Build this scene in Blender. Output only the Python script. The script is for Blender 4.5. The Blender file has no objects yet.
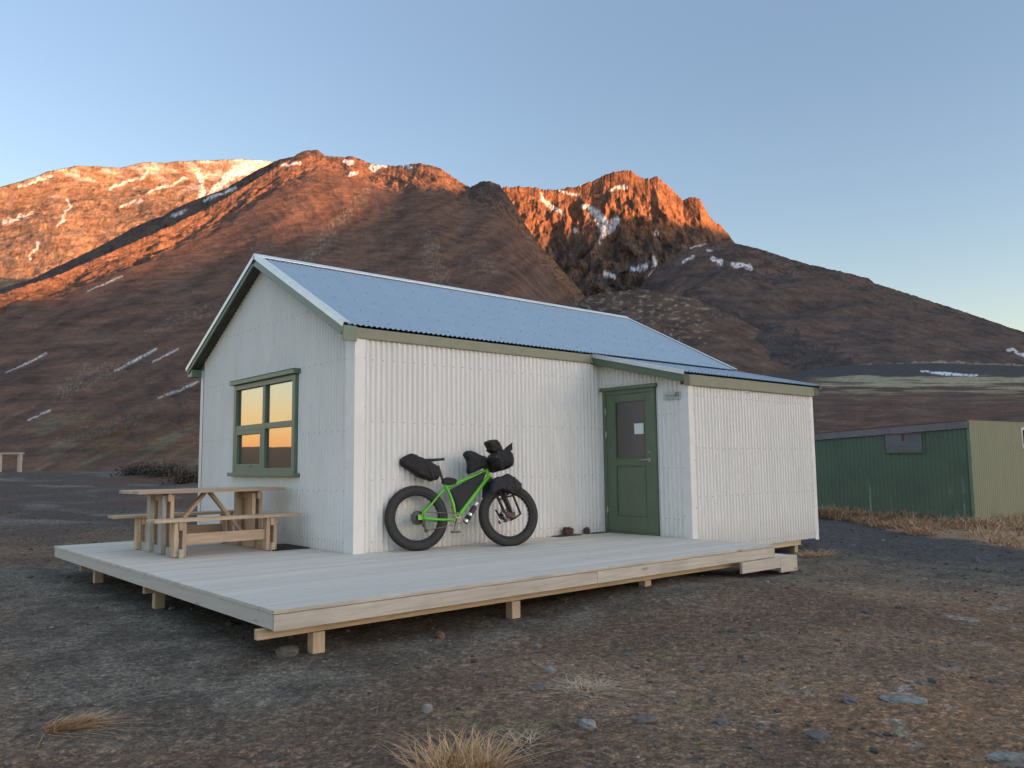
import bpy, bmesh, math, random
import numpy as np
from mathutils import Vector, Matrix
R_ = math.radians
S = bpy.context.scene
COL = S.collection
rng = random.Random(7)

# ---------------------------------------------------------------- camera
CAM = np.array([-4.8661, -8.452, 1.0082]); YAW, PITCH, ROLL, FPX = .7148, .1005, -.0108, 809.0
_F = np.array([math.sin(YAW)*math.cos(PITCH), math.cos(YAW)*math.cos(PITCH), math.sin(PITCH)])
_r = np.array([math.cos(YAW), -math.sin(YAW), 0.]); _u = np.cross(_r, _F)
_R = _r*math.cos(ROLL)+_u*math.sin(ROLL); _U = _u*math.cos(ROLL)-_r*math.sin(ROLL)
cam = bpy.data.objects.new('camera', bpy.data.cameras.new('camera')); COL.objects.link(cam)
cam.matrix_world = Matrix(((_R[0], _U[0], -_F[0], CAM[0]), (_R[1], _U[1], -_F[1], CAM[1]), (_R[2], _U[2], -_F[2], CAM[2]), (0, 0, 0, 1)))
cam.data.sensor_width = 36; cam.data.lens = FPX/1024*36; cam.data.clip_start = .1; cam.data.clip_end = 60000
S.camera = cam

# ---------------------------------------------------------------- sky, sun, exposure
SUN_AZ, SUN_EL = 158.0, 2.0
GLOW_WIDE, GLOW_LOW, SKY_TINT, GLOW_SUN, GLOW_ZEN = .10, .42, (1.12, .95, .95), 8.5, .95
W = bpy.data.worlds.new('World'); S.world = W; W.use_nodes = True
nt = W.node_tree; nt.nodes.clear()
sky = nt.nodes.new('ShaderNodeTexSky'); sky.sky_type = 'NISHITA'; sky.sun_disc = False
sky.sun_elevation = R_(SUN_EL); sky.sun_rotation = R_(SUN_AZ); sky.altitude = 50; sky.air_density = 1.0; sky.dust_density = .3; sky.ozone_density = 2.0
bg = nt.nodes.new('ShaderNodeBackground'); bg.inputs['Strength'].default_value = 0.15
wo = nt.nodes.new('ShaderNodeOutputWorld')
# the pink and orange dusk band of the sky opposite the sun (the Sky Texture has none)
def wmath(op, a, b=None, c=None):
    n = nt.nodes.new('ShaderNodeMath'); n.operation = op
    for s_, v in zip(n.inputs, (a, b, c)):
        if v is None: continue
        if hasattr(v, 'is_linked'): nt.links.new(v, s_)
        else: s_.default_value = v
    return n.outputs[0]
tc = nt.nodes.new('ShaderNodeTexCoord'); sep = nt.nodes.new('ShaderNodeSeparateXYZ'); nt.links.new(tc.outputs['Generated'], sep.inputs[0])
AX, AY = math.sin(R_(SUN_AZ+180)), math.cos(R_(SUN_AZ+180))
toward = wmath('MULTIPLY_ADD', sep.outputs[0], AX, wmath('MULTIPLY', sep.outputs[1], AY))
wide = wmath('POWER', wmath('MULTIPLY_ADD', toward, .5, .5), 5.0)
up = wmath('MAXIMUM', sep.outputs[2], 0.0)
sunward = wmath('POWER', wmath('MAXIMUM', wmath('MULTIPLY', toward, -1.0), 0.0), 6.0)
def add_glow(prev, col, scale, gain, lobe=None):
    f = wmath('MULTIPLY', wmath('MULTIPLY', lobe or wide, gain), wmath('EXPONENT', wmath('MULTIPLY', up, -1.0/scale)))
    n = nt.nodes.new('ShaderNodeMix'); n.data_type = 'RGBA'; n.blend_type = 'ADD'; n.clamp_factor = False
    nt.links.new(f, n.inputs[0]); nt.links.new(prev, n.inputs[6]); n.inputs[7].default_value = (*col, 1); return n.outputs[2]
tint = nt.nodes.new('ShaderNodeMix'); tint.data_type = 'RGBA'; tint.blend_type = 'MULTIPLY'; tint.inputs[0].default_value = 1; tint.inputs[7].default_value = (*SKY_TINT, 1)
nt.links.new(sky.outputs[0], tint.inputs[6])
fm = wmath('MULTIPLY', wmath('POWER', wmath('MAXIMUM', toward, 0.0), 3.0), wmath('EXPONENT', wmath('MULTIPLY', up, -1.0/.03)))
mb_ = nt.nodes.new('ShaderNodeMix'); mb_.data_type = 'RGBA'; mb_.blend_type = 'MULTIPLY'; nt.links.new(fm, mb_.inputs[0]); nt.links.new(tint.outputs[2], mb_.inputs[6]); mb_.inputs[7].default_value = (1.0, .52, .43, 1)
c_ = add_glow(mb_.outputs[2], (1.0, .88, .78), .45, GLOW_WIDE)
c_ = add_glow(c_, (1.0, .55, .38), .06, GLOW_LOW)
c_ = add_glow(c_, (1.0, .80, .60), .38, GLOW_SUN, sunward)          # afterglow round the sun, strengthened to brighten the front walls
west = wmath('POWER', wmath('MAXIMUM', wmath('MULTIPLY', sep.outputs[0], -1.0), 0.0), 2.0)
c_ = add_glow(c_, (.42, .74, 1.0), .9, .42, west)          # blue sky light added to the west to cool the gable
c_ = add_glow(c_, (.80, .94, 1.04), 50.0, GLOW_ZEN, wmath('POWER', up, 4.0))   # extra overhead light added to the sky for deck and roof
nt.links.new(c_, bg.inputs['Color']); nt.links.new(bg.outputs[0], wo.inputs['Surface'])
sd = bpy.data.lights.new('sun', 'SUN'); sun = bpy.data.objects.new('sun', sd); COL.objects.link(sun)
sd.energy = 5.0; sd.angle = R_(.4); sd.color = (1.0, .41, .155)
SD = Vector((math.sin(R_(SUN_AZ))*math.cos(R_(SUN_EL)), math.cos(R_(SUN_AZ))*math.cos(R_(SUN_EL)), math.sin(R_(SUN_EL))))
sun.rotation_euler = SD.to_track_quat('Z', 'Y').to_euler(); sun.location = (0, 0, 50)
S.view_settings.view_transform = 'Standard'; S.view_settings.look = 'None'; S.view_settings.gamma = 1; S.view_settings.use_curve_mapping = False
S.view_settings.exposure = 2.35
S.render.engine = 'CYCLES'; S.cycles.use_denoising = True; S.cycles.max_bounces = 6

# ---------------------------------------------------------------- helpers: noise
def _hash(ix, iy, seed):
    h = (ix.astype(np.int64)*374761393 + iy.astype(np.int64)*668265263 + seed*1442695041) & 0xFFFFFFFF
    h = ((h ^ (h >> 13))*1274126177) & 0xFFFFFFFF
    return (h ^ (h >> 16)) & 0xFFFFFFFF
def gnoise(x, y, seed=0):
    x0 = np.floor(x); y0 = np.floor(y); fx = x-x0; fy = y-y0
    ux = fx*fx*fx*(fx*(fx*6-15)+10); uy = fy*fy*fy*(fy*(fy*6-15)+10)
    def g(ix, iy, dx, dy):
        a = _hash(ix, iy, seed)*(2*math.pi/4294967296.)
        return np.cos(a)*dx+np.sin(a)*dy
    n00 = g(x0, y0, fx, fy); n10 = g(x0+1, y0, fx-1, fy); n01 = g(x0, y0+1, fx, fy-1); n11 = g(x0+1, y0+1, fx-1, fy-1)
    a = n00+(n10-n00)*ux; b = n01+(n11-n01)*ux
    return (a+(b-a)*uy)*1.5
def fbm(x, y, o=4, seed=0, gain=.5):
    s = 0; a = 1; t = 0
    for k in range(o):
        s = s+a*gnoise(x*2**k+k*17.3, y*2**k-k*9.1, seed+k); t += a; a *= gain
    return s/t
def ridged(x, y, o=4, seed=0, gain=.5):
    s = 0; a = 1; t = 0
    for k in range(o):
        s = s+a*(1-np.abs(gnoise(x*2**k+k*13.7, y*2**k+k*5.9, seed+k))*1.6); t += a; a *= gain
    return s/t
def sstep(a, b, x):
    t = np.clip((x-a)/(b-a), 0, 1); return t*t*(3-2*t)
def azel(px, py):
    d = _F+_R*(px-512)/FPX-_U*(py-384)/FPX
    return math.degrees(math.atan2(d[0], d[1])), d[2]/math.hypot(d[0], d[1])
def project(X, Y, Z):
    dx, dy, dz = X-CAM[0], Y-CAM[1], Z-CAM[2]
    z = dx*_F[0]+dy*_F[1]+dz*_F[2]; z = np.where(z < .01, .01, z)
    return 512+FPX*(dx*_R[0]+dy*_R[1]+dz*_R[2])/z, 384-FPX*(dx*_U[0]+dy*_U[1]+dz*_U[2])/z

# ---------------------------------------------------------------- helpers: materials
def newmat(name):
    m = bpy.data.materials.new(name); m.use_nodes = True
    t = m.node_tree; b = t.nodes['Principled BSDF']
    return m, t, b
def N(t, kind, **kw):
    n = t.nodes.new(kind)
    for k, v in kw.items():
        if k in n.inputs: n.inputs[k].default_value = v
        else: setattr(n, k, v)
    return n
def ramp(t, fac, stops):
    r = t.nodes.new('ShaderNodeValToRGB'); e = r.color_ramp.elements
    while len(e) < len(stops): e.new(.5)
    for el, (p, c) in zip(e, stops):
        el.position = p; el.color = (*c, 1) if len(c) == 3 else c
    t.links.new(fac, r.inputs[0]); return r.outputs[0]
def mixc(t, fac, a, b, mode='MIX'):
    n = t.nodes.new('ShaderNodeMix'); n.data_type = 'RGBA'; n.blend_type = mode
    for s, v in ((n.inputs[0], fac), (n.inputs[6], a), (n.inputs[7], b)):
        if hasattr(v, 'is_linked'): t.links.new(v, s)
        elif isinstance(v, (int, float)): s.default_value = v
        else: s.default_value = (*v, 1)
    return n.outputs[2]
def coords(t, scale=(1, 1, 1), attr=None):
    mp = t.nodes.new('ShaderNodeMapping'); mp.inputs['Scale'].default_value = scale
    if attr:
        a = t.nodes.new('ShaderNodeAttribute'); a.attribute_name = attr; t.links.new(a.outputs['Vector'], mp.inputs[0])
    else:
        g = t.nodes.new('ShaderNodeNewGeometry'); t.links.new(g.outputs['Position'], mp.inputs[0])
    return mp.outputs[0]
def noise(t, vec, scale, detail=4, rough=.55, dist=0):
    n = N(t, 'ShaderNodeTexNoise', Scale=scale, Detail=detail, Roughness=rough, Distortion=dist); t.links.new(vec, n.inputs['Vector']); return n.outputs['Fac']
def bump(t, b, h, strength=.3, dist=.01):
    n = N(t, 'ShaderNodeBump', Strength=strength, Distance=dist); t.links.new(h, n.inputs['Height']); t.links.new(n.outputs[0], b.inputs['Normal'])
def plain(name, c, rough=.5, metal=0, var=.15, scale=8, bmp=0, spec=.5):
    m, t, b = newmat(name); v = coords(t); f = noise(t, v, scale)
    lo = tuple(max(0, x*(1-var)) for x in c); hi = tuple(min(1, x*(1+var)) for x in c)
    t.links.new(ramp(t, f, [(.3, lo), (.7, hi)]), b.inputs['Base Color'])
    b.inputs['Roughness'].default_value = rough; b.inputs['Metallic'].default_value = metal; b.inputs['Specular IOR Level'].default_value = spec
    if bmp: bump(t, b, noise(t, v, scale*6), bmp, .004)
    return m
def wood(name, c, c2, rough=.75, grain=.35, dirt=None, vr=.2):
    m, t, b = newmat(name)
    v = coords(t, (1.2, 26, 26), 'gco'); f = noise(t, v, 1.6, 5, .6, .6)
    v2 = coords(t, (1, 1, 1), 'gco'); big = noise(t, v2, 2.3, 4)
    col = ramp(t, f, [(.25, tuple(x*(1-grain) for x in c)), (.5, c), (.75, c2)])
    a = t.nodes.new('ShaderNodeAttribute'); a.attribute_name = 'var'
    tint = ramp(t, a.outputs['Fac'], [(0, tuple(1-vr*q for q in (1, 1, .9))), (.5, (.98, .97, .96)), (1, (1+vr*.5, 1+vr*.36, 1+vr*.1))])
    col = mixc(t, 1, col, tint, 'MULTIPLY')
    col = mixc(t, mathn(t, 'MULTIPLY', ramp(t, big, [(.45, (0, 0, 0)), (.7, (1, 1, 1))]), .45), col, dirt or tuple(x*.55 for x in c))
    kn = N(t, 'ShaderNodeTexVoronoi', Scale=1.0); t.links.new(coords(t, (1.6, 7, 7), 'gco'), kn.inputs['Vector'])
    col = mixc(t, ramp(t, kn.outputs['Distance'], [(.05, (.65, .65, .65)), (.12, (0, 0, 0))]), col, tuple(x*.4 for x in c))
    t.links.new(col, b.inputs['Base Color']); b.inputs['Roughness'].default_value = rough; b.inputs['Specular IOR Level'].default_value = .25
    bump(t, b, f, .25, .003); return m
def mathn(t, op, a, b=None):
    n = t.nodes.new('ShaderNodeMath'); n.operation = op
    for s, v in zip(n.inputs, (a, b)):
        if v is None: continue
        if hasattr(v, 'is_linked'): t.links.new(v, s)
        else: s.default_value = v
    return n.outputs[0]

# ---------------------------------------------------------------- helpers: meshes
def tag(o, label=None, cat=None, group=None, kind=None):
    for k, v in (('label', label), ('category', cat), ('group', group), ('kind', kind)):
        if v: o[k] = v
    return o
def empty(name, loc, label, cat, group=None, rz=0):
    o = bpy.data.objects.new(name, None); COL.objects.link(o); o.location = loc; o.rotation_euler = (0, 0, rz); o.empty_display_size = .2
    return tag(o, label, cat, group)
class MB:
    def __init__(s): s.v = []; s.f = []; s.m = []; s.g = []; s.var = []; s.sm = []
    def add(s, vs, fs, mat=0, gco=None, var=None, smooth=False):
        b = len(s.v); off = Vector((rng.uniform(0, 50), rng.uniform(0, 50), rng.uniform(0, 50)))
        var = rng.random() if var is None else var
        for i, p in enumerate(vs):
            s.v.append(tuple(p)); g = Vector(gco[i]) if gco else Vector(p); s.g.append(tuple(g+off)); s.var.append(var)
        for f in fs: s.f.append(tuple(b+i for i in f)); s.m.append(mat); s.sm.append(smooth)
        return s
    def boxf(s, o, ex, ey, ez, mat=0, var=None):
        """box from centre o with half-axis vectors ex, ey, ez"""
        o, ex, ey, ez = Vector(o), Vector(ex), Vector(ey), Vector(ez); L = [ex.length, ey.length, ez.length]
        order = sorted(range(3), key=lambda i: -L[i])
        vs = []; gc = []
        for k in ((-1, -1, -1), (1, -1, -1), (1, 1, -1), (-1, 1, -1), (-1, -1, 1), (1, -1, 1), (1, 1, 1), (-1, 1, 1)):
            vs.append(o+ex*k[0]+ey*k[1]+ez*k[2]); c = [k[i]*L[i] for i in order]; gc.append(c)
        fs = [(0, 3, 2, 1), (4, 5, 6, 7), (0, 1, 5, 4), (1, 2, 6, 5), (2, 3, 7, 6), (3, 0, 4, 7)]
        if ex.cross(ey).dot(ez) < 0: fs = [f[::-1] for f in fs]
        return s.add(vs, fs, mat, gc, var)
    def box(s, lo, hi, mat=0, var=None):
        c = [(a+b)/2 for a, b in zip(lo, hi)]; h = [(b-a)/2 for a, b in zip(lo, hi)]
        return s.boxf(c, (h[0], 0, 0), (0, h[1], 0), (0, 0, h[2]), mat, var)
    def bar(s, p0, p1, w, h, up=(0, 0, 1), mat=0, var=None):
        p0, p1 = Vector(p0), Vector(p1); d = (p1-p0); up = Vector(up); sx = d.cross(up).normalized(); uz = sx.cross(d).normalized()
        return s.boxf((p0+p1)/2, d/2, sx*(w/2), uz*(h/2), mat, var)
    def tube(s, pts, r, n=8, closed=False, mat=0, cap=True, var=None):
        pts = [Vector(p) for p in pts]; k = len(pts); rs = r if isinstance(r, (list, tuple)) else [r]*k
        vs = []; prev = None
        for i, p in enumerate(pts):
            a = pts[(i-1) % k] if closed or i > 0 else p; b = pts[(i+1) % k] if closed or i < k-1 else p
            t = (b-a).normalized()
            if prev is None:
                q = Vector((0, 0, 1)) if abs(t.z) < .9 else Vector((1, 0, 0)); x = t.cross(q).normalized()
            else: x = (prev-t*prev.dot(t)).normalized()
            prev = x; y = t.cross(x)
            for j in range(n):
                A = 2*math.pi*j/n; vs.append(p+(x*math.cos(A)+y*math.sin(A))*rs[i])
        fs = []
        for i in range(k if closed else k-1):
            for j in range(n):
                a = i*n+j; b = i*n+(j+1) % n; c = ((i+1) % k)*n+(j+1) % n; d = ((i+1) % k)*n+j; fs.append((a, b, c, d))
        s.add(vs, fs, mat, None, var, True)
        if cap and not closed:
            b0 = len(s.v)-k*n; s.f.append(tuple(b0+j for j in reversed(range(n)))); s.m.append(mat); s.sm.append(False)
            s.f.append(tuple(b0+(k-1)*n+j for j in range(n))); s.m.append(mat); s.sm.append(False)
        return s
    def lathe(s, prof, o, ax, n=48, mat=0, closed=False):
        """revolve profile [(radius, along)] about axis ax at o"""
        o, ax = Vector(o), Vector(ax).normalized(); q = Vector((0, 0, 1)) if abs(ax.z) < .9 else Vector((1, 0, 0))
        x = ax.cross(q).normalized(); y = ax.cross(x); vs = []; m = len(prof)
        for i in range(n):
            A = 2*math.pi*i/n; d = x*math.cos(A)+y*math.sin(A)
            for (r, h) in prof: vs.append(o+d*r+ax*h)
        fs = []
        for i in range(n):
            for j in range(m if closed else m-1):
                fs.append((i*m+j, i*m+(j+1) % m, ((i+1) % n)*m+(j+1) % m, ((i+1) % n)*m+j))
        return s.add(vs, fs, mat, None, None, True)
    def prism(s, poly, o, ex, ey, ez, mat=0, var=None):
        """extrude 2-D polygon (in ex, ey) from o by vector ez"""
        o, ex, ey, ez = map(Vector, (o, ex, ey, ez)); n = len(poly)
        vs = [o+ex*a+ey*b for a, b in poly]+[o+ex*a+ey*b+ez for a, b in poly]
        fs = [tuple(reversed(range(n))), tuple(range(n, 2*n))]+[(i, (i+1) % n, n+(i+1) % n, n+i) for i in range(n)]
        return s.add(vs, fs, mat, None, var)
    def build(s, name, mats, parent=None, bevel=0, smooth=None, sub=0):
        me = bpy.data.meshes.new(name); me.from_pydata(s.v, [], s.f)
        for m in (mats if isinstance(mats, (list, tuple)) else [mats]): me.materials.append(m)
        me.polygons.foreach_set('material_index', s.m); me.polygons.foreach_set('use_smooth', s.sm if smooth is None else [smooth]*len(s.f))
        a = me.attributes.new('gco', 'FLOAT_VECTOR', 'POINT'); a.data.foreach_set('vector', np.array(s.g, np.float32).ravel())
        a = me.attributes.new('var', 'FLOAT', 'POINT'); a.data.foreach_set('value', np.array(s.var, np.float32))
        me.update(); o = bpy.data.objects.new(name, me); COL.objects.link(o)
        if bevel:
            b = o.modifiers.new('b', 'BEVEL'); b.width = bevel; b.segments = 2; b.limit_method = 'ANGLE'; b.angle_limit = R_(40)
        if sub:
            b = o.modifiers.new('s', 'SUBSURF'); b.levels = sub; b.render_levels = sub
        if parent:
            o.parent = parent
            if parent.parent is None: o.matrix_parent_inverse = parent.matrix_basis.inverted()
            # a part's own world matrix is the identity, so its sub-parts need no inverse
        return o
def fastmesh(name, co, faces, mats, smooth=True, attrs=None):
    me = bpy.data.meshes.new(name); nv, nf, k = len(co), len(faces), faces.shape[1]
    me.vertices.add(nv); me.vertices.foreach_set('co', co.astype(np.float32).ravel())
    me.loops.add(nf*k); me.loops.foreach_set('vertex_index', faces.astype(np.int32).ravel())
    me.polygons.add(nf); me.polygons.foreach_set('loop_start', np.arange(0, nf*k, k, dtype=np.int32)); me.polygons.foreach_set('loop_total', np.full(nf, k, np.int32))
    me.polygons.foreach_set('use_smooth', np.full(nf, smooth, bool))
    for m in mats: me.materials.append(m)
    for an, arr in (attrs or {}).items():
        a = me.attributes.new(an, 'FLOAT_COLOR', 'POINT'); a.data.foreach_set('color', arr.astype(np.float32).ravel())
    me.update(calc_edges=True); me.validate(); o = bpy.data.objects.new(name, me); COL.objects.link(o); return o
def gridfaces(nr, nc, wrap=False):
    i = np.arange(nr-1)[:, None]; j = np.arange(nc if wrap else nc-1)[None, :]; j2 = (j+1) % nc
    return np.stack([i*nc+j, i*nc+j2, (i+1)*nc+j2, (i+1)*nc+j], -1).reshape(-1, 4)

# ---------------------------------------------------------------- the ground
def terrain_material(name, fine, spec=.2, bstr=.5, bdist=.03, peb=False):
    m, t, b = newmat(name); a = t.nodes.new('ShaderNodeAttribute'); a.attribute_name = 'alb'
    v = coords(t, (1, 1, 1)); f1 = noise(t, v, fine, 6, .65); f2 = noise(t, v, fine*7.3, 4, .6)
    g = ramp(t, f1, [(.25, (.45, .45, .45)), (.5, (1, 1, 1)), (.78, (1.65, 1.58, 1.5))])
    g2 = ramp(t, f2, [(.25, (.7, .7, .7)), (.7, (1.25, 1.25, 1.25))])
    c = mixc(t, 1, mixc(t, 1, a.outputs['Color'], g, 'MULTIPLY'), g2, 'MULTIPLY')
    hh = mathn(t, 'ADD', f1, mathn(t, 'MULTIPLY', f2, .5))
    if peb:
        for sc_, amt in ((75, .6), (34, .45)):
            vo = N(t, 'ShaderNodeTexVoronoi', Scale=sc_, Randomness=1.0); t.links.new(v, vo.inputs['Vector']); sp = t.nodes.new('ShaderNodeSeparateColor'); t.links.new(vo.outputs['Color'], sp.inputs[0])
            c = mixc(t, amt, c, mixc(t, 1, c, ramp(t, sp.outputs[0], [(0, (.45, .45, .46)), (.55, (.95, .95, .95)), (.85, (1.35, 1.32, 1.28)), (1, (2.3, 2.25, 2.2))]), 'MULTIPLY'))
            hh = mathn(t, 'ADD', hh, mathn(t, 'MULTIPLY', mathn(t, 'SUBTRACT', .6, vo.outputs['Distance']), .35))
    t.links.new(c, b.inputs['Base Color']); b.inputs['Roughness'].default_value = .95; b.inputs['Specular IOR Level'].default_value = spec
    bump(t, b, hh, bstr, bdist); return m
def lerp3(a, b, t): return np.asarray(a)*(1-t[..., None])+np.asarray(b)*t[..., None]

def deck_dist(x, y):
    dx = np.maximum(np.maximum(-2.3-x, x-4.6), 0); dy = np.maximum(np.maximum(-2.86-y, y-4.0), 0); return np.hypot(dx, dy)
def ground_z(x, y):
    dx, dy = x-CAM[0], y-CAM[1]; r = np.hypot(dx, dy); az = np.degrees(np.arctan2(dx, dy))
    near = sstep(.0, 1.0, deck_dist(x, y))
    z = -.385+.05*fbm(x/2.2, y/2.2, 4, 3)*near+.022*fbm(x/.35, y/.35, 3, 9)*(.3+.7*near)
    left = sstep(34, 22, az)*sstep(-80, -40, az)
    z = z+1.28*sstep(12, 60, r)*left+.35*fbm(x/7, y/7, 4, 12)*sstep(13, 24, r)*left*sstep(70, 50, r)
    z = z+.11*np.exp(-((x-2.4)/1.3)**2-((y+2.5)/1.8)**2)-.1*sstep(8, 20, r)*sstep(60, 66, az)
    return z
def ground_alb(x, y):
    d = deck_dist(x, y); n = fbm(x/1.7, y/1.7, 5, 21); n2 = fbm(x/.5, y/.5, 4, 31); n3 = fbm(x/4.5, y/4.5, 4, 41)
    dx, dy = x-CAM[0], y-CAM[1]; r = np.hypot(dx, dy); az = np.degrees(np.arctan2(dx, dy))
    lim = .6+.95*sstep(-1.2, -2.6, x)
    grav = np.maximum(sstep(lim+.55, lim-.55, d+n*.9), sstep(3.2, 6.5, x+n*1.6)*sstep(-6.8, -4.8, y-.25*(x-8)+n))
    dirt = lerp3((.205, .138, .092), (.14, .094, .065), sstep(-.25, .3, n))
    dirt = lerp3(dirt, (.24, .14, .08), sstep(.1, .4, n3)*.7)
    dirt = lerp3(dirt, (.33, .30, .26), sstep(.27, .42, fbm(x/.45, y/.3, 4, 55))*sstep(-.05, .25, n3)*sstep(-3.5, -1.5, x)*.55)
    dirt = lerp3(dirt, (.17, .145, .075), sstep(.25, .45, fbm(x/.6, y/.6, 3, 66))*.4)
    g = lerp3((.098, .083, .066), (.16, .137, .110), sstep(-.3, .3, n2))
    g = lerp3(g, (.066, .066, .070), sstep(5, 9, x)*.8)
    c = lerp3(dirt, g, grav)
    far = sstep(34, 22, az)*sstep(14, 24, r)
    hea = lerp3((.085, .070, .060), (.165, .145, .125), sstep(.0, .45, fbm(x/3, y/3, 5, 71)))
    hea = lerp3(hea, (.115, .062, .042), sstep(.05, .35, fbm(x/6, y/6, 4, 77))*.8)
    c = lerp3(c, hea, far)
    edge = np.interp(y, [-6, -3.6, -1.3, .9, 2.5, 5], [9.4, 10.2, 12.3, 14.1, 14.7, 15.0])
    strw = sstep(-.25, .5, x-edge+.7*n+.4*n2)*sstep(6, 4.5, y)*sstep(-7.5, -5, y)*sstep(9, 10, x)
    return lerp3(c, (.34, .22, .13), np.clip(strw, 0, 1)*.85)
azs = np.concatenate([np.arange(0, 84, .1), np.arange(84, 358, 3.0)])
rs = np.concatenate([np.array([.3, 1., 1.8, 2.4]), np.geomspace(2.8, 75, 330), np.geomspace(80, 14000, 40)])
AZ, RR = np.meshgrid(np.radians(azs), rs); GX = CAM[0]+RR*np.sin(AZ); GY = CAM[1]+RR*np.cos(AZ)
GZ = ground_z(GX, GY)
alb = np.ones((GX.size, 4)); alb[:, :3] = ground_alb(GX, GY).reshape(-1, 3)
m_ground = terrain_material('ground_dirt', 13.0, .15, .9, .018, True)
ground = fastmesh('ground', np.stack([GX, GY, GZ], -1).reshape(-1, 3), gridfaces(len(rs), len(azs), True)[:, ::-1], [m_ground], True, {'alb': alb})
tag(ground, kind='structure')

# ---------------------------------------------------------------- mountains
def segmask(PX, PY, lines, warp=2.0, seed=5):
    """1 near the given streaks: each line is [(x, y, halfwidth), ...]"""
    wx = PX+warp*fbm(PX/9, PY/9, 3, seed); wy = PY+warp*fbm(PX/9+40, PY/9, 3, seed+1); out = np.zeros_like(PX)
    for ln in lines:
        for (x0, y0, w0), (x1, y1, w1) in zip(ln, ln[1:]):
            dx, dy = x1-x0, y1-y0; t = np.clip(((wx-x0)*dx+(wy-y0)*dy)/(dx*dx+dy*dy+1e-6), 0, 1)
            d = np.hypot(wx-x0-t*dx, wy-y0-t*dy); w = w0+(w1-w0)*t
            out = np.maximum(out, sstep(w+.8, w-.6, d))
    return out*sstep(-.45, .05, fbm(PX/2.4, PY/2.0, 3, seed+3))
m_mount = terrain_material('mountain_scree', .035, .1, 1.0, 4.0)
m_heath = terrain_material('heath', .35, .1, .6, .4)
m_far = terrain_material('mountain_rock', .02, .1, 1.0, 8.0)
def layer(name, crest, Rc, Rb, zb, step, ns, prof, gul, crag, seed, colour, mat, jag=1.0, gfreq=1.0, shear=((0, 0),), s0=.7):
    A = np.array([azel(*p) for p in crest]); az = np.arange(A[0, 0], A[-1, 0], step); te = np.interp(az, A[:, 0], A[:, 1])
    tn = jag*(.0022*fbm(az*1.6, az*0+seed, 4, seed+2)+.0012*fbm(az*7, az*0+seed, 3, seed+4))
    rc = np.interp(az, [azel(q[0], 300)[0] for q in Rc], [q[1] for q in Rc])
    def smooth(v, deg):
        k = max(3, int(deg/step)); kr = np.hanning(2*k+1); kr /= kr.sum(); return np.convolve(np.pad(v, k, mode='reflect', reflect_type='odd'), kr, 'valid')
    rc = smooth(rc, 4.0); zc = te*rc+CAM[2]; zn = tn*rc
    s = np.concatenate([np.linspace(0, 1, ns)**.9, 1+np.array([.02, .06, .12, .25, .5])]); SS, AA = np.meshgrid(s, az, indexing='ij')
    sc = np.minimum(SS, 1); R = Rb+(rc-Rb)[None, :]*SS
    Z = zb+(zc[None, :]-zb)*prof(sc)-np.where(SS > 1, (SS-1)*(rc-Rb)[None, :]*.65, 0)
    zs = smooth(zc, 3.0)
    Z = zb+(zs[None, :]-zb)*prof(sc)+(zc-zs)[None, :]*sc**12+zn[None, :]*sc**34-np.where(SS > 1, (SS-1)*(rc-Rb)[None, :]*.65, 0)
    win = np.clip(1-sc**10, 0, 1)*sstep(0, .12, sc)
    a = np.radians(AA)*1900; a2 = a+np.interp(AA, [azel(q[0], 300)[0] for q in shear], [q[1] for q in shear])*(SS-.8)*600
    g1 = ridged(a2/(150/gfreq), SS*1.6, 4, seed); g2 = ridged(a2/(42/gfreq), SS*4+gnoise(a2/80, SS*3, seed+9)*.8, 3, seed+20)
    wc = sstep(s0, s0+.18, sc+.10*fbm(a/120, SS*5, 3, seed+8))
    Z = Z-win*gul*(1-g1)*(.35+.65*sc)-win*gul*.16*(1-g2)*sc
    rk = ridged(a2/85, SS*8+.5*gnoise(a2/70, SS*5, seed+33), 5, seed+30, .6); rk2 = ridged(a2/34, SS*26, 4, seed+37, .6)
    Z = Z-win*wc*crag*((1-rk)*1.1+(1-rk2)*.45)
    R = R+wc*win*crag*1.2*fbm(a/45, SS*14, 4, seed+50)
    X = CAM[0]+R*np.sin(np.radians(AA)); Y = CAM[1]+R*np.cos(np.radians(AA))
    PX, PY = project(X, Y, Z); alb = np.ones((X.size, 4))
    alb[:, :3] = np.clip(colour(PX, PY, SS, a, wc, g1, Z), .004, .9).reshape(-1, 3)
    grit = (1+(.16+.45*wc)*fbm(PX/2.6, PY/1.9, 3, seed+60))*(1-(.12+.4*wc)*sstep(.22, .42, fbm(PX/6, PY/3.6, 4, seed+66)))*(1+.18*sstep(.25, .5, fbm(PX/5, PY/3, 4, seed+71)))
    alb[:, :3] *= np.clip(grit, .3, 1.8).reshape(-1, 1)
    o = fastmesh(name, np.stack([X, Y, Z], -1).reshape(-1, 3), gridfaces(len(s), len(az)), [mat], True, {'alb': alb})
    return tag(o, kind='structure')
BROWN, DARK, RED, PALE, SNOW = (.125, .074, .052), (.055, .047, .045), (.15, .085, .055), (.22, .185, .14), (.58, .59, .62)
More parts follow.
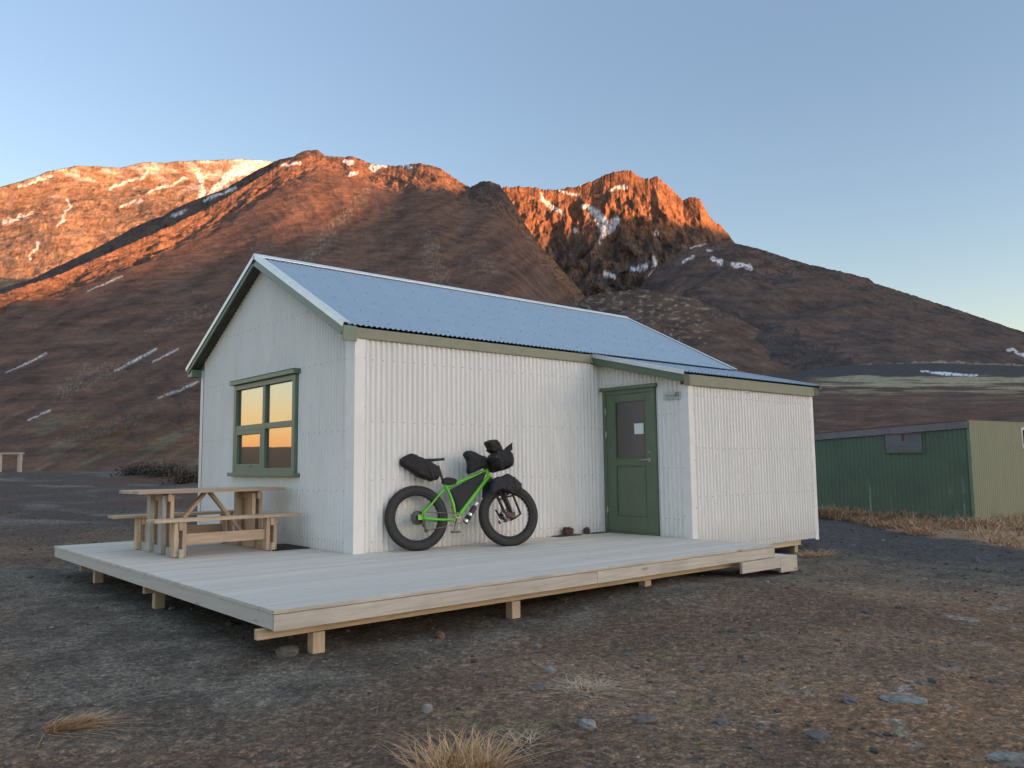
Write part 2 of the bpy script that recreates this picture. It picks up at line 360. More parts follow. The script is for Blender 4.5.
def col_far(PX, PY, SS, a, wc, g, Z):
    c = lerp3((.205, .14, .095), (.165, .105, .068), sstep(-.2, .3, fbm(PX/22, PY/7, 4, 3)))
    c = lerp3(c, (.24, .18, .12), sstep(0, .4, fbm(PX/14, PY/10, 4, 8))*.6)
    sn = fbm((PX+PY*1.2)/34, (PY-PX*.35)/9, 5, 14)+sstep(215, 158, PY)*.40-.16+.28*sstep(150, 250, PX)
    c = lerp3(c, (.12, .075, .05), sstep(.05, .3, fbm(PX/26, PY/4.5, 4, 31))*sstep(14, 4, np.abs(PY-207-.04*PX))*.8)
    sg = segmask(PX, PY, [[(262, 161, 3), (236, 172, 5), (216, 186, 3), (206, 200, 2)], [(198, 168, 1.5), (203, 190, 2.2), (190, 216, 1.5)], [(110, 188, 1), (132, 180, 1.8), (150, 172, 1)], [(150, 192, 1.5), (186, 178, 1.2)], [(20, 186, .8), (50, 176, 1.4)], [(66, 199, .8), (72, 206, 1), (56, 226, 1.2)], [(5, 222, 1.5), (32, 213, 1.5)], [(120, 207, 1), (140, 200, 1.8)], [(40, 240, .8), (30, 258, 1.2)]], 5, 37)
    c = lerp3(c, (.62, .58, .53), sstep(.1, .75, sn)*.6)
    return lerp3(c, (.72, .70, .66), sg*.85)
def col_main(PX, PY, SS, a, wc, g, Z):
    al = (PX*.42+PY*.9); ac = (PX*.9-PY*.42)
    n = fbm(al/9, ac/60, 5, 3); n2 = fbm(PX/40, PY/30, 4, 6)
    c = lerp3(BROWN, (.082, .052, .040), sstep(-.2, .3, n)); c = lerp3(c, (.125, .08, .062), sstep(0, .4, n2)*.6)
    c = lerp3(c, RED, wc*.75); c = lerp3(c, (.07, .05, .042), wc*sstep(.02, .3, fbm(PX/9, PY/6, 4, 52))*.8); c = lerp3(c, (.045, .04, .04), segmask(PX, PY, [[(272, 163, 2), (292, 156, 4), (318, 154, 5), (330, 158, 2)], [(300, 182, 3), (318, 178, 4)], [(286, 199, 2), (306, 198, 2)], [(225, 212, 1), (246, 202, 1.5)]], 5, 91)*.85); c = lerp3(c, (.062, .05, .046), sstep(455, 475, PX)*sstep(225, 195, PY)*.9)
    low = sstep(395, 440, PY)*sstep(260, 190, PX)
    c = lerp3(c, (.135, .075, .042), low*sstep(-.1, .25, fbm(al/14, ac/70, 4, 17))*.9); c = lerp3(c, (.15, .13, .085), low*sstep(.1, .35, fbm(al/7, ac/80, 4, 27))*.7)
    pl = segmask(PX, PY, [[(368, 190, 4), (345, 214, 7), (322, 245, 9), (296, 268, 5)], [(430, 236, 6), (432, 262, 10), (444, 285, 8)], [(475, 258, 3), (490, 272, 6)], [(58, 396, 7), (88, 376, 12), (120, 368, 5)], [(150, 330, 4), (215, 305, 5)], [(60, 440, 4), (110, 426, 6), (140, 420, 3)]], 9, 61)
    c = lerp3(c, PALE, pl*sstep(-.25, .35, fbm(PX/2.2, PY/4, 4, 33))*.5)
    st = segmask(PX, PY, [[(6, 373, .6), (46, 354, .9)], [(115, 371, .8), (134, 361, 1.2), (156, 349, 1.2)], [(153, 362, .6), (178, 349, .7)], [(158, 398, .6), (180, 390, 1.0), (199, 381, .9)], [(88, 291, .5), (122, 276, .7)], [(28, 420, .5), (50, 410, .9)]], 1.0, 71)
    c = lerp3(c, (.55, .53, .5), st*.85)
    sn = segmask(PX, PY, [[(280, 168, 1), (300, 162, 1.5)], [(345, 160, 2), (352, 163, 2)], [(373, 168, 3), (386, 167, 2)], [(404, 167, 2), (412, 166, 1.5)], [(350, 175, 2), (356, 174, 2)]], 5, 81)
    return lerp3(c, SNOW, sn*.9)
def col_peak(PX, PY, SS, a, wc, g, Z):
    n = fbm(PX/16, PY/12, 5, 4); c = lerp3((.16, .085, .05), (.115, .062, .042), sstep(-.25, .25, n)); c = lerp3(c, (.085, .065, .055), sstep(225, 250, PY)*.9)
    c = lerp3(c, (.055, .045, .042), sstep(.1, .4, fbm(PX/10, PY/16, 4, 9))*.7)
    sn = segmask(PX, PY, [[(541, 194, 1.2), (548, 205, 2.2), (563, 214, 1.6)], [(559, 191, 1), (577, 195, 1.6)], [(583, 206, 2), (596, 213, 4), (603, 222, 5), (605, 232, 3.5), (600, 242, 1)], [(616, 219, 3), (608, 232, 3)], [(575, 229, 2), (577, 232, 2)], [(560, 181, 1), (580, 186, 2)], [(612, 190, 1.5), (628, 186, 1.5)], [(606, 274, 2.5), (616, 276, 2)], [(632, 269, 2), (645, 267, 2.5)], [(655, 257, 1.5), (654, 266, 2)], [(652, 277, 2.5), (656, 276, 2)], [(655, 232, 1), (657, 234, 1)]], 4, 41)
    return lerp3(c, SNOW, sn*.95)
def col_shoulder(PX, PY, SS, a, wc, g, Z):
    n = fbm(PX/60, PY/10, 5, 5); c = lerp3((.095, .068, .058), (.065, .052, .048), sstep(-.2, .3, n)); c = lerp3(c, (.046, .043, .044), segmask(PX, PY, [[(680, 305, 10), (740, 330, 14), (800, 352, 16), (850, 370, 8)], [(715, 268, 3), (740, 275, 6), (790, 280, 3)]], 14, 51)*.9)
    sn = segmask(PX, PY, [[(733, 265, 2.5), (750, 267, 2.5)], [(684, 262, 1.2), (692, 257, 2)], [(693, 247, 1.2), (706, 243, 1.5)], [(712, 259, 1.2), (722, 262, 2)], [(709, 249, 1.2), (712, 250, 1.2)], [(1008, 350, 1.2), (1030, 356, 2)]], 4, 53)
    c = lerp3(c, (.27, .25, .17), segmask(PX, PY, [[(860, 366, 1), (940, 363, 2), (1030, 368, 3)]], 3, 57)*.8)
    return lerp3(c, SNOW, sn*.9)
def col_spur(PX, PY, SS, a, wc, g, Z):
    c = lerp3((.1, .07, .056), (.07, .05, .043), sstep(-.25, .3, fbm(PX/30, PY/8, 5, 15)))
    p = sstep(.12, .34, fbm(PX/6.5, PY/3.2, 5, 19)+.22*sstep(620, 560, PX)-.35*sstep(690, 760, PX)-.2*sstep(335, 350, PY))
    return lerp3(c, (.24, .20, .145), p*.75)
def col_heath(PX, PY, SS, a, wc, g, Z):
    n = fbm(PX/70, PY/3.2, 5, 25); c = lerp3((.085, .052, .044), (.11, .06, .042), sstep(-.2, .3, n)); c = lerp3(c, (.13, .1, .07), sstep(.05, .4, fbm(PX/50, PY/4, 4, 29))*.7)
    wob = PY+3*fbm(PX/40, PY/20, 3, 35)
    c = lerp3(c, (.29, .265, .17), sstep(402, 384, wob)*sstep(-.15, .3, n*1.4+sstep(386, 379, wob)*.4)*sstep(800, 830, PX)*.9)
    c = lerp3(c, (.055, .05, .05), sstep(377.5, 375.5, wob)); c = lerp3(c, (.06, .056, .055), sstep(860, 800, PX)*sstep(385, 372, wob))
    sn = segmask(PX, PY, [[(921, 371.5, .7), (945, 374, 1.4), (978, 376, .6)]], 2, 39)
    return lerp3(c, (.6, .63, .68), sn)
layer('mountain', [(-420, 345), (-250, 275), (-120, 225), (-40, 197), (0, 187), (25, 180), (50, 171), (75, 166), (95, 166), (120, 168), (145, 162), (165, 163), (180, 161), (215, 160), (240, 159), (270, 161), (300, 163), (340, 180), (400, 235)],
      [(-420, 5000), (400, 5200)], 2600, 260, .045, 240, lambda s: s**.95, 150, 16, 101, col_far, m_far, .6, .36, ((0, 1.4),), .25)
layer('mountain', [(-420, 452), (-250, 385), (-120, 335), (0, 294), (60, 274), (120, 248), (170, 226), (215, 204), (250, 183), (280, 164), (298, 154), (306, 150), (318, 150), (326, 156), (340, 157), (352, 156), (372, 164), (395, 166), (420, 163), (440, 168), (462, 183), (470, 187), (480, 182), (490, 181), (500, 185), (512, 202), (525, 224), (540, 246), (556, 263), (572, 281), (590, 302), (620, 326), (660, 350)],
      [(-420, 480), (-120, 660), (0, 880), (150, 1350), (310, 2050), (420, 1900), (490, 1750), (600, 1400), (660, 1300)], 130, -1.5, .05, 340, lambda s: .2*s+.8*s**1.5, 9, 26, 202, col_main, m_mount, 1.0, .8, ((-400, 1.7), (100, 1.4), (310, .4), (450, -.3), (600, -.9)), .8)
layer('mountain', [(420, 215), (450, 196), (480, 190), (503, 187), (530, 187), (552, 190), (566, 188), (575, 187), (590, 182), (605, 175), (618, 171), (628, 170), (636, 174), (645, 179), (657, 177), (668, 185), (674, 192), (683, 200), (688, 198), (692, 196), (700, 199), (705, 209), (709, 215), (715, 222), (719, 224), (724, 229), (735, 243), (742, 262), (760, 330)],
      [(420, 2250), (800, 2250)], 1450, 150, .045, 260, lambda s: .1*s+.9*s**1.7, 26, 40, 303, col_peak, m_mount, 1.6, .7, ((420, -.4), (600, .2), (660, 1.2), (760, 1.6)), .42)
layer('mountain', [(585, 380), (612, 330), (628, 302), (642, 284), (656, 268), (675, 254), (690, 247), (712, 242), (735, 243), (760, 249), (800, 262), (830, 269), (860, 276), (868, 278), (874, 283), (900, 291), (950, 307), (1000, 324), (1024, 332), (1100, 358), (1200, 394), (1320, 438)],
      [(585, 1600), (700, 1850), (1320, 1700)], 820, 60, .05, 240, lambda s: .55*s+.45*s**1.6, 30, 9, 404, col_shoulder, m_mount, .7, .6, ((0, -1.0),), .86)
layer('hill', [(440, 372), (480, 345), (520, 322), (560, 304), (600, 293), (640, 289), (670, 293), (700, 301), (730, 314), (760, 330), (790, 346), (820, 362), (850, 374), (900, 392)],
      [(440, 1300), (900, 1250)], 560, 20, .05, 160, lambda s: .6*s+.4*s**1.5, 14, 4, 505, col_spur, m_mount, .6, .8, ((0, -.6),), .9)
layer('hill', [(480, 452), (560, 430), (700, 387), (760, 377), (800, 371), (840, 366), (880, 364), (940, 363), (1024, 366), (1150, 384), (1300, 425), (1400, 455)],
      [(480, 700), (1400, 760)], 40, -.8, .05, 200, lambda s: .7*s+.3*s**1.4, 1.5, .3, 606, col_heath, m_heath, .25, .6, ((0, 0),), .95)

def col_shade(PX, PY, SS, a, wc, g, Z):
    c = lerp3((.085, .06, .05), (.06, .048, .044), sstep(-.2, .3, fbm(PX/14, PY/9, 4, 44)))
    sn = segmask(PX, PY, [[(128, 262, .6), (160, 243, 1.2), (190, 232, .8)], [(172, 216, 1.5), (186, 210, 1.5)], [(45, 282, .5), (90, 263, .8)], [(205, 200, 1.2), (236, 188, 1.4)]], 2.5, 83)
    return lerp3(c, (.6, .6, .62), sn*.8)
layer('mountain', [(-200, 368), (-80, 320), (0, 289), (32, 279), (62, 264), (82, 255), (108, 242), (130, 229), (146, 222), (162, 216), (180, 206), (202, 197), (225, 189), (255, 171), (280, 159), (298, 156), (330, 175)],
      [(-200, 3700), (0, 3000), (150, 2500), (330, 2250)], 900, 30, .05, 160, lambda s: .2*s+.8*s**1.4, 8, 10, 707, col_shade, m_mount, .6, .6, ((0, 1.6),), .7)  # added ridge, stands in for the shadow band on the far mountain
# unseen ridge added on the sunset side, shaped to put the valley in shade
sv = np.array([SD.x, SD.y]); sv = sv/np.linalg.norm(sv); pv = np.array([-sv[1], sv[0]])
q = np.arange(-5000, 9000, 40.0); D0 = 5200.0
tl = []   # height the valley's shade reaches on the slopes: (px, py, distance)
for px, py, r in ((20, 318, 830), (100, 298, 1060), (200, 262, 1450), (300, 218, 1800), (400, 211, 1780), (450, 194, 1750), (735, 246, 1850), (600, 222, 2150), (660, 226, 2150)):
    az_, te_ = azel(px, py); P = np.array([math.sin(R_(az_)), math.cos(R_(az_))])*r
    tl.append((float(P@pv), te_*r-float(P@sv)*math.tan(R_(SUN_EL))))
tl.sort(); print('shade line', [(round(a), round(b)) for a, b in tl])
need = np.interp(q, [-5000, 0]+[t[0] for t in tl]+[3000, 6000, 9000], [380, 330]+[t[1] for t in tl]+[480, 300, 200])+20
Hq = need+D0*math.tan(R_(SUN_EL))+14*fbm(q/420, q*0, 4, 5)
dd = np.array([-1600, -1200, -800, -450, -200, -80, 0, 80, 200, 450, 800, 1300, 2000.]); ff = np.array([0, .06, .25, .55, .83, .95, 1, .95, .83, .55, .3, .1, 0])
DD, QQ = np.meshgrid(dd, q, indexing='ij'); X = sv[0]*(D0+DD)+pv[0]*QQ; Y = sv[1]*(D0+DD)+pv[1]*QQ
Z = Hq[None, :]*ff[:, None]*1.0+20*fbm(X/300, Y/300, 4, 8)*(1-ff[:, None])-2*(ff[:, None] == 0)
alb = np.ones((X.size, 4)); alb[:, :3] = lerp3((.1, .075, .06), (.07, .055, .05), sstep(-.2, .3, fbm(X/200, Y/200, 4, 3))).reshape(-1, 3)
tag(fastmesh('offscreen_hills', np.stack([X, Y, Z], -1).reshape(-1, 3), gridfaces(len(dd), len(q)), [m_far], True, {'alb': alb}), kind='structure')

hz = np.radians(np.arange(255, 356, .5)); hr = np.array([3500, 4200, 4800, 5400, 6200, 7500.]); hf = np.array([0, .5, .85, 1, .6, 0])
RR2, HZ = np.meshgrid(hr, hz, indexing='ij'); HX = CAM[0]+RR2*np.sin(HZ); HY = CAM[1]+RR2*np.cos(HZ)
hh = (130+55*fbm(np.degrees(hz)/9, hz*0, 4, 91))*sstep(255, 275, np.degrees(hz))*sstep(356, 345, np.degrees(hz))
alb = np.ones((HX.size, 4)); alb[:, :3] = lerp3((.07, .05, .042), (.05, .04, .036), sstep(-.2, .3, fbm(HX/200, HY/200, 4, 3))).reshape(-1, 3)
tag(fastmesh('offscreen_hills', np.stack([HX, HY, hh[None, :]*hf[:, None]-3], -1).reshape(-1, 3), gridfaces(len(hr), len(hz)), [m_far], True, {'alb': alb}), kind='structure')

# ---------------------------------------------------------------- materials of the built things
def corr_mat(name, c, rough, metal, stain, lo=-.2, spec=.5):
    m, t, b = newmat(name); v = coords(t); f = noise(t, coords(t, (1, 1, .22)), 3.0, 5, .6); f2 = noise(t, v, 14, 3)
    col = ramp(t, f, [(.3, tuple(x*.93 for x in c)), (.6, c)])
    col = mixc(t, mathn(t, 'MULTIPLY', ramp(t, f2, [(.5, (0, 0, 0)), (.8, (1, 1, 1))]), .12), col, stain)
    g = t.nodes.new('ShaderNodeNewGeometry'); sp = t.nodes.new('ShaderNodeSeparateXYZ'); t.links.new(g.outputs['Position'], sp.inputs[0])
    low = N(t, 'ShaderNodeMapRange'); t.links.new(sp.outputs[2], low.inputs[0]); low.inputs[1].default_value = lo+.45; low.inputs[2].default_value = lo
    splash = mathn(t, 'MULTIPLY', low.outputs[0], ramp(t, f, [(.35, (.1, .1, .1)), (.7, (.6, .6, .6))]))
    col = mixc(t, splash, col, stain)
    t.links.new(col, b.inputs['Base Color']); b.inputs['Roughness'].default_value = rough; b.inputs['Metallic'].default_value = metal; b.inputs['Specular IOR Level'].default_value = spec
    return m
M_wall = corr_mat('white_corrugated_iron', (.80, .79, .765), .42, 0, (.50, .47, .42))
M_trim = plain('white_flashing', (.78, .77, .75), .42, 0, .05, 5)
M_screw = plain('screw_heads', (.30, .30, .30), .5, .3, .1)
M_roof = corr_mat('zinc_roof_iron', (.395, .475, .545), .38, .7, (.42, .48, .55), -9)
M_cap = plain('pale_metal_trim', (.72, .74, .74), .35, .35, .06, 6)
M_olive = plain('olive_green_paint', (.245, .25, .175), .55, 0, .08, 5)
M_green = plain('green_paint', (.115, .155, .10), .42, 0, .08, 4)
M_wgreen = plain('grey_green_paint', (.135, .19, .145), .4, 0, .06, 4)
M_soffit = wood('dark_soffit_boards', (.10, .095, .085), (.14, .13, .115))
M_dark = plain('dark_void', (.02, .018, .016), .9)
M_steel = plain('steel', (.55, .55, .55), .3, 1, .05)
M_deck = wood('weathered_deck_wood', (.60, .55, .48), (.67, .62, .55), .8, .10, (.54, .51, .46), .12)
M_fresh = wood('raw_pine', (.56, .44, .30), (.66, .55, .40), .75, .2)
M_fascia = wood('pale_pine_fascia', (.54, .49, .42), (.64, .60, .53), .75, .18)
M_table = wood('picnic_pine', (.56, .42, .295), (.66, .53, .40), .7, .3)
M_tgrey = wood('greyed_pine', (.45, .42, .37), (.54, .50, .45), .8, .2)
def glass_mat(name, base, refl, rough=.015):
    m, t, b = newmat(name); b.inputs['Base Color'].default_value = (*base, 1); b.inputs['Roughness'].default_value = .3
    g = N(t, 'ShaderNodeBsdfGlossy', Roughness=rough); g.inputs['Color'].default_value = (1, 1, 1, 1)
    v = coords(t); nb = N(t, 'ShaderNodeBump', Strength=.02, Distance=.02); t.links.new(noise(t, v, 1.6, 2), nb.inputs['Height']); t.links.new(nb.outputs[0], g.inputs['Normal'])
    mx = t.nodes.new('ShaderNodeMixShader'); mx.inputs[0].default_value = refl; t.links.new(b.outputs[0], mx.inputs[1]); t.links.new(g.outputs[0], mx.inputs[2])
    t.links.new(mx.outputs[0], t.nodes['Material Output'].inputs['Surface']); return m
M_glass = glass_mat('window_glass', (.02, .02, .02), .35)
M_dglass = glass_mat('door_glass', (.03, .03, .034), .09, .03)

# ---------------------------------------------------------------- the hut
PITCHC = .076
def corr(mb, o, eu, en, u0, u1, lo, hi, amp=.0135, seg=12, mat=0, pitch=PITCHC):
    """corrugated sheet: runs along eu from u0 to u1, ribs along Z (lo(u)..hi(u)), waves along en"""
    n = max(2, int(round((u1-u0)/pitch*seg))); o, eu, en = Vector(o), Vector(eu), Vector(en); vs = []; gc = []
    for i in range(n+1):
        u = u0+(u1-u0)*i/n; c_ = math.cos(2*math.pi*u/pitch); w = amp*math.copysign(abs(c_)**.62, c_)
        for z in (lo(u) if callable(lo) else lo, hi(u) if callable(hi) else hi): vs.append(o+eu*u+en*w+Vector((0, 0, z)))
    fs = [(2*i, 2*i+2, 2*i+3, 2*i+1) for i in range(n)]
    if en.cross(eu).dot(Vector((0, 0, 1))) < 0: fs = [f[::-1] for f in fs]
    mb.add(vs, fs, mat, None, .5, True)
def screws(mb, o, eu, en, u0, u1, zs, step=PITCHC*2, r=.0075, mat=1, skip=None, off=.0135):
    o, eu, en = Vector(o), Vector(eu), Vector(en)
    for z in zs:
        u = math.ceil(u0/PITCHC)*PITCHC
        while u < u1:
            if not (skip and skip(u, z)):
                mb.lathe([(0, .006), (r*.7, .005), (r, .0)], o+eu*u+en*off+Vector((0, 0, z+rng.uniform(-.006, .006))), en, 7, mat)
            u += step
HW, RY, RZ = 5.0, 2.55, 4.05                 # depth of the hut, ridge y and z
EY, EZ, BY, BZ = -.05, 2.70, 5.2, 2.66       # eave edge front and back (y, z)
SF = (RZ-EZ)/(RY-EY); SB = (RZ-BZ)/(BY-RY)
AX, AY, BX = 4.245, -1.652, 7.549            # porch: left wall x, front wall y, right wall x
hut = empty('hut', (3.8, 2.5, -.38), 'white corrugated iron hut with a blue grey metal roof, green door and side porch', 'hut')
roofz = lambda y: (RZ-(RY-y)*SF) if y < RY else RZ-(y-RY)*SB
wy0, wy1, wz0, wz1 = 1.47, 3.51, .945, 2.25   # window opening
mb = MB(); top = lambda u: roofz(u)-.045
o = (0, 0, 0)
corr(mb, o, (0, 1, 0), (-1, 0, 0), .12, wy0, -.02, top); corr(mb, o, (0, 1, 0), (-1, 0, 0), wy1, HW-.08, -.02, top)
corr(mb, o, (0, 1, 0), (-1, 0, 0), wy0, wy1, -.02, wz0); corr(mb, o, (0, 1, 0), (-1, 0, 0), wy0, wy1, wz1, top)
screws(mb, o, (0, 1, 0), (-1, 0, 0), .2, HW-.1, (.12, .72, 1.45, 2.32), skip=lambda u, z: wy0-.1 < u < wy1+.1 and wz0-.1 < z < wz1+.12)
screws(mb, o, (0, 1, 0), (-1, 0, 0), 1.0, HW-1.0, (3.05,))
mb.build('gable_wall', [M_wall, M_screw], hut)
mb = MB(); corr(mb, o, (1, 0, 0), (0, -1, 0), .13, AX-.02, -.02, 2.57); screws(mb, o, (1, 0, 0), (0, -1, 0), .2, AX-.05, (.12, .85, 1.55, 2.3)); mb.build('long_wall', [M_wall, M_screw], hut)
mb = MB(); corr(mb, (AX, 0, 0), (0, -1, 0), (-1, 0, 0), .0, .075, -.02, 2.6); corr(mb, (AX, 0, 0), (0, -1, 0), (-1, 0, 0), 1.09, 1.54, -.02, lambda u: 2.62-u*.235)
corr(mb, (AX, 0, 0), (0, -1, 0), (-1, 0, 0), .075, 1.09, 2.13, lambda u: 2.62-u*.235)
screws(mb, (AX, 0, 0), (0, -1, 0), (-1, 0, 0), 1.14, 1.52, (.25, .95, 1.7), step=PITCHC); screws(mb, (AX, 0, 0), (0, -1, 0), (-1, 0, 0), .1, 1.5, (2.2,), step=PITCHC*2)
mb.build('porch_entrance_wall', [M_wall, M_screw], hut)
mb = MB(); corr(mb, (0, AY, 0), (1, 0, 0), (0, -1, 0), AX+.1, BX-.08, -.205, 2.10); screws(mb, (0, AY, 0), (1, 0, 0), (0, -1, 0), AX+.15, BX-.1, (-.12, .55, 1.22, 1.95), step=PITCHC*2); mb.build('porch_front_wall', [M_wall, M_screw], hut)
mb = MB(); mb.box((BX-.03, AY+.02, -.2), (BX-.005, -.0, 2.2)); mb.box((7.62, 0, -.2), (7.65, HW, 2.7)); mb.prism([(0, -.2), (HW, -.2), (HW, 2.66), (RY, 3.98), (0, 2.66)], (7.62, 0, 0), (0, 1, 0), (0, 0, 1), (.02, 0, 0)); mb.box((0, HW-.02, -.2), (7.6, HW, 2.64)); mb.build('rear_walls', M_wall, hut)
# corner flashings: one folded strip each, with its screws
def flash(poly, z0, z1, scr):
    mb = MB(); mb.prism(poly, (0, 0, z0), (1, 0, 0), (0, 1, 0), (0, 0, z1-z0))
    for z in (.35, 1.0, 1.7, 2.3):
        for (x, y, nx, ny) in scr:
            if z < z1-.15: mb.lathe([(0, .005), (.006, .004), (.009, 0)], (x, y, z+rng.uniform(-.06, .06)), (nx, ny, 0), 7, 1)
    mb.build('corner_flashing', [M_trim, M_screw], hut)
L_ = lambda x, y, a, b, t=.004: [(x, y), (x+a, y), (x+a, y+t), (x+t, y+t), (x+t, y+b), (x, y+b)]
flash(L_(-.018, -.018, .148, .218), -.02, 2.56, ((.115, -.014, 0, -1), (-.014, .18, -1, 0)))
flash([(-.014, HW-.10), (-.010, HW-.10), (-.010, HW+.01), (-.014, HW+.01)], -.02, 2.62, ())
flash(L_(AX-.016, AY-.014, .116, .139), -.02, 2.10, ((AX+.085, AY-.014, 0, -1), (AX-.016, AY+.11, -1, 0)))
flash([(BX+.012, AY-.016), (BX+.012, AY+.14), (BX+.008, AY+.14), (BX+.008, AY-.012), (BX-.09, AY-.012), (BX-.09, AY-.016)], -.23, 2.10, ((BX-.075, AY-.016, 0, -1),))
flash([(AX-.075, -.015), (AX-.012, -.015), (AX-.012, -.011), (AX-.075, -.011)], -.02, 2.6, ())
# roof sheets
XR0, XR1 = -.187, 7.85
def roofsheet(mb, x0, x1, y0, z0, y1, z1, amp=.009, thick=.0, seg=8, mat=0):
    n = int((x1-x0)/PITCHC*seg); d = Vector((0, y1-y0, z1-z0)).normalized(); nn = Vector((0, -d.z, d.y)); nn = nn if nn.z > 0 else -nn; vs = []
    for i in range(n+1):
        x = x0+(x1-x0)*i/n; w = amp*math.cos(2*math.pi*x/PITCHC)
        vs += [Vector((x, y0, z0))+nn*w, Vector((x, y1, z1))+nn*w]
    fs = [(2*i, 2*i+2, 2*i+3, 2*i+1) for i in range(n)]
    if (Vector((1, 0, 0)).cross(Vector((0, y1-y0, z1-z0)))).z < 0: fs = [f[::-1] for f in fs]
    mb.add(vs, fs, mat, None, .5, True)
def roofscrews(mb, x0, x1, y0, z0, y1, z1, rows, step=PITCHC*4, mat=1):
    d = Vector((0, y1-y0, z1-z0)).normalized(); nn = Vector((0, -d.z, d.y)); nn = nn if nn.z > 0 else -nn
    for k in range(rows):
        t = (k+.35)/rows; x = math.ceil((x0+.1)/PITCHC)*PITCHC+(k % 2)*PITCHC*2
        while x < x1-.05:
            mb.lathe([(0, .010), (.008, .009), (.011, .0)], Vector((x, y0+(y1-y0)*t, z0+(z1-z0)*t))+nn*.009, nn, 7, mat); x += step
mb = MB(); roofsheet(mb, XR0, XR1, EY, EZ, RY, RZ); roofscrews(mb, XR0, XR1, EY, EZ, RY, RZ, 6)
mb.build('roof', [M_roof, M_screw], hut); roof = [c for c in hut.children if c.name == 'roof'][0]
mb = MB(); roofsheet(mb, XR0, XR1, BY, BZ, RY, RZ); mb.build('roof', [M_roof, M_screw], hut)
mb = MB(); mb.prism([(-.10, -.044), (0, .012), (.10, -.044), (.10, -.036), (0, .024), (-.10, -.036)], (XR0-.012, RY, RZ+.008), (0, 1, 0), (0, 0, 1), (XR1-XR0+.024, 0, 0)); mb.build('ridge_cap', M_cap, roof)
# verge trims and barge boards on both gable ends
for xe, sx in ((XR0, -1), (XR1, 1)):
    mb = MB()
    for (ya, za, yb, zb) in ((EY-.01, EZ, RY, RZ), (BY+.01, BZ, RY, RZ)):
        d = Vector((0, yb-ya, zb-za)); L = d.length; d.normalize(); nn = Vector((0, -d.z, d.y)); nn = nn if nn.z > 0 else -nn
        p = Vector((xe, ya, za))
        mb.boxf(p+d*L/2+nn*.016+Vector((-sx*.035, 0, 0)), d*L/2, Vector((.045, 0, 0)), nn*.003); mb.boxf(p+d*L/2+nn*(-.012)+Vector((sx*.013, 0, 0)), d*L/2, Vector((.0025, 0, 0)), nn*.030)
    mb.build('verge_trim', M_cap, roof)
    mb = MB()
    for (ya, za, yb, zb) in ((EY+.0, EZ, RY, RZ), (BY, BZ, RY, RZ)):
        d = Vector((0, yb-ya, zb-za)); L = d.length; d.normalize(); nn = Vector((0, -d.z, d.y)); nn = nn if nn.z > 0 else -nn
        hd = .058 if ya < RY else .034; mb.boxf(Vector((xe-sx*.012, ya, za))+d*L/2-nn*(.027+hd), d*L/2, Vector((.012, 0, 0)), nn*hd)
    mb.build('barge_board', M_wgreen if sx < 0 else M_olive, hut, .003)
mb = MB()   # soffit boards under the gable overhang and rafters behind
for (ya, za, yb, zb) in ((EY+.02, EZ, RY, RZ), (BY-.02, BZ, RY, RZ)):
    d = Vector((0, yb-ya, zb-za)); L = d.length; d.normalize(); nn = Vector((0, -d.z, d.y)); nn = nn if nn.z > 0 else -nn; k = 18
    for i in range(k): mb.boxf(Vector(((XR0+.024)/2-.0, ya, za))+d*(L*(i+.5)/k)-nn*.05, d*(L/k*.485), Vector((.08, 0, 0)), nn*.009)
mb.build('soffit', M_soffit, hut)
mb = MB(); mb.box((XR0+.026, -.036, 2.545), (AX-.17, -.014, 2.672)); mb.build('eave_fascia', M_olive, hut, .003)
mb = MB(); mb.box((XR0+.0, -.040, 2.50), (-.002, -.012, 2.685)); mb.build('eave_return', M_wgreen, hut, .003)
mb = MB(); mb.boxf((-.09, BY-.1, BZ-.08), (.08, 0, 0), (0, .1, 0), (0, 0, .06)); mb.build('eave_return', M_wgreen, hut, .003)
# porch roof
PX0, PX1 = 4.07, 7.73; PY0, PZ0, PY1, PZ1 = .06, 2.692, -1.722, 2.262
mb = MB(); roofsheet(mb, PX0, PX1, PY1, PZ1, PY0, PZ0); roofscrews(mb, PX0, PX1, PY1, PZ1, PY0, PZ0, 3)
mb.build('porch_roof', [M_roof, M_screw], hut); proof = [c for c in hut.children if c.name == 'porch_roof'][0]
for xe, sx in ((PX0, -1), (PX1, 1)):
    d = Vector((0, PY0-PY1, PZ0-PZ1)); L = d.length; d.normalize(); nn = Vector((0, -d.z, d.y)); nn = -nn if nn.z < 0 else nn
    if sx > 0: L *= 1.0
    p = Vector((xe, PY1, PZ1)); mb = MB(); LL = L if sx > 0 else L-.03
    mb.boxf(p+d*(LL/2-.02)+nn*.015+Vector((-sx*.03, 0, 0)), d*LL/2, Vector((.04, 0, 0)), nn*.003); mb.boxf(p+d*(LL/2-.02)+nn*(-.012)+Vector((sx*.012, 0, 0)), d*LL/2, Vector((.0025, 0, 0)), nn*.028)
    mb.build('verge_trim', M_cap, proof)
    mb = MB(); mb.boxf(p+d*LL/2-nn*.078+Vector((-sx*.014, 0, 0)), d*LL/2, Vector((.013, 0, 0)), nn*.055); mb.boxf(p+d*LL/2-nn*.135+Vector((-sx*.09, 0, 0)), d*LL/2, Vector((.085, 0, 0)), nn*.008)
    mb.build('barge_board', M_green, hut, .003)
mb = MB(); mb.box((AX-.012, AY-.045, 2.085), (BX+.02, AY-.020, 2.235)); mb.build('porch_fascia', M_olive, hut, .003)
M_dol = plain('dark_olive_paint', (.10, .10, .07), .6, 0)
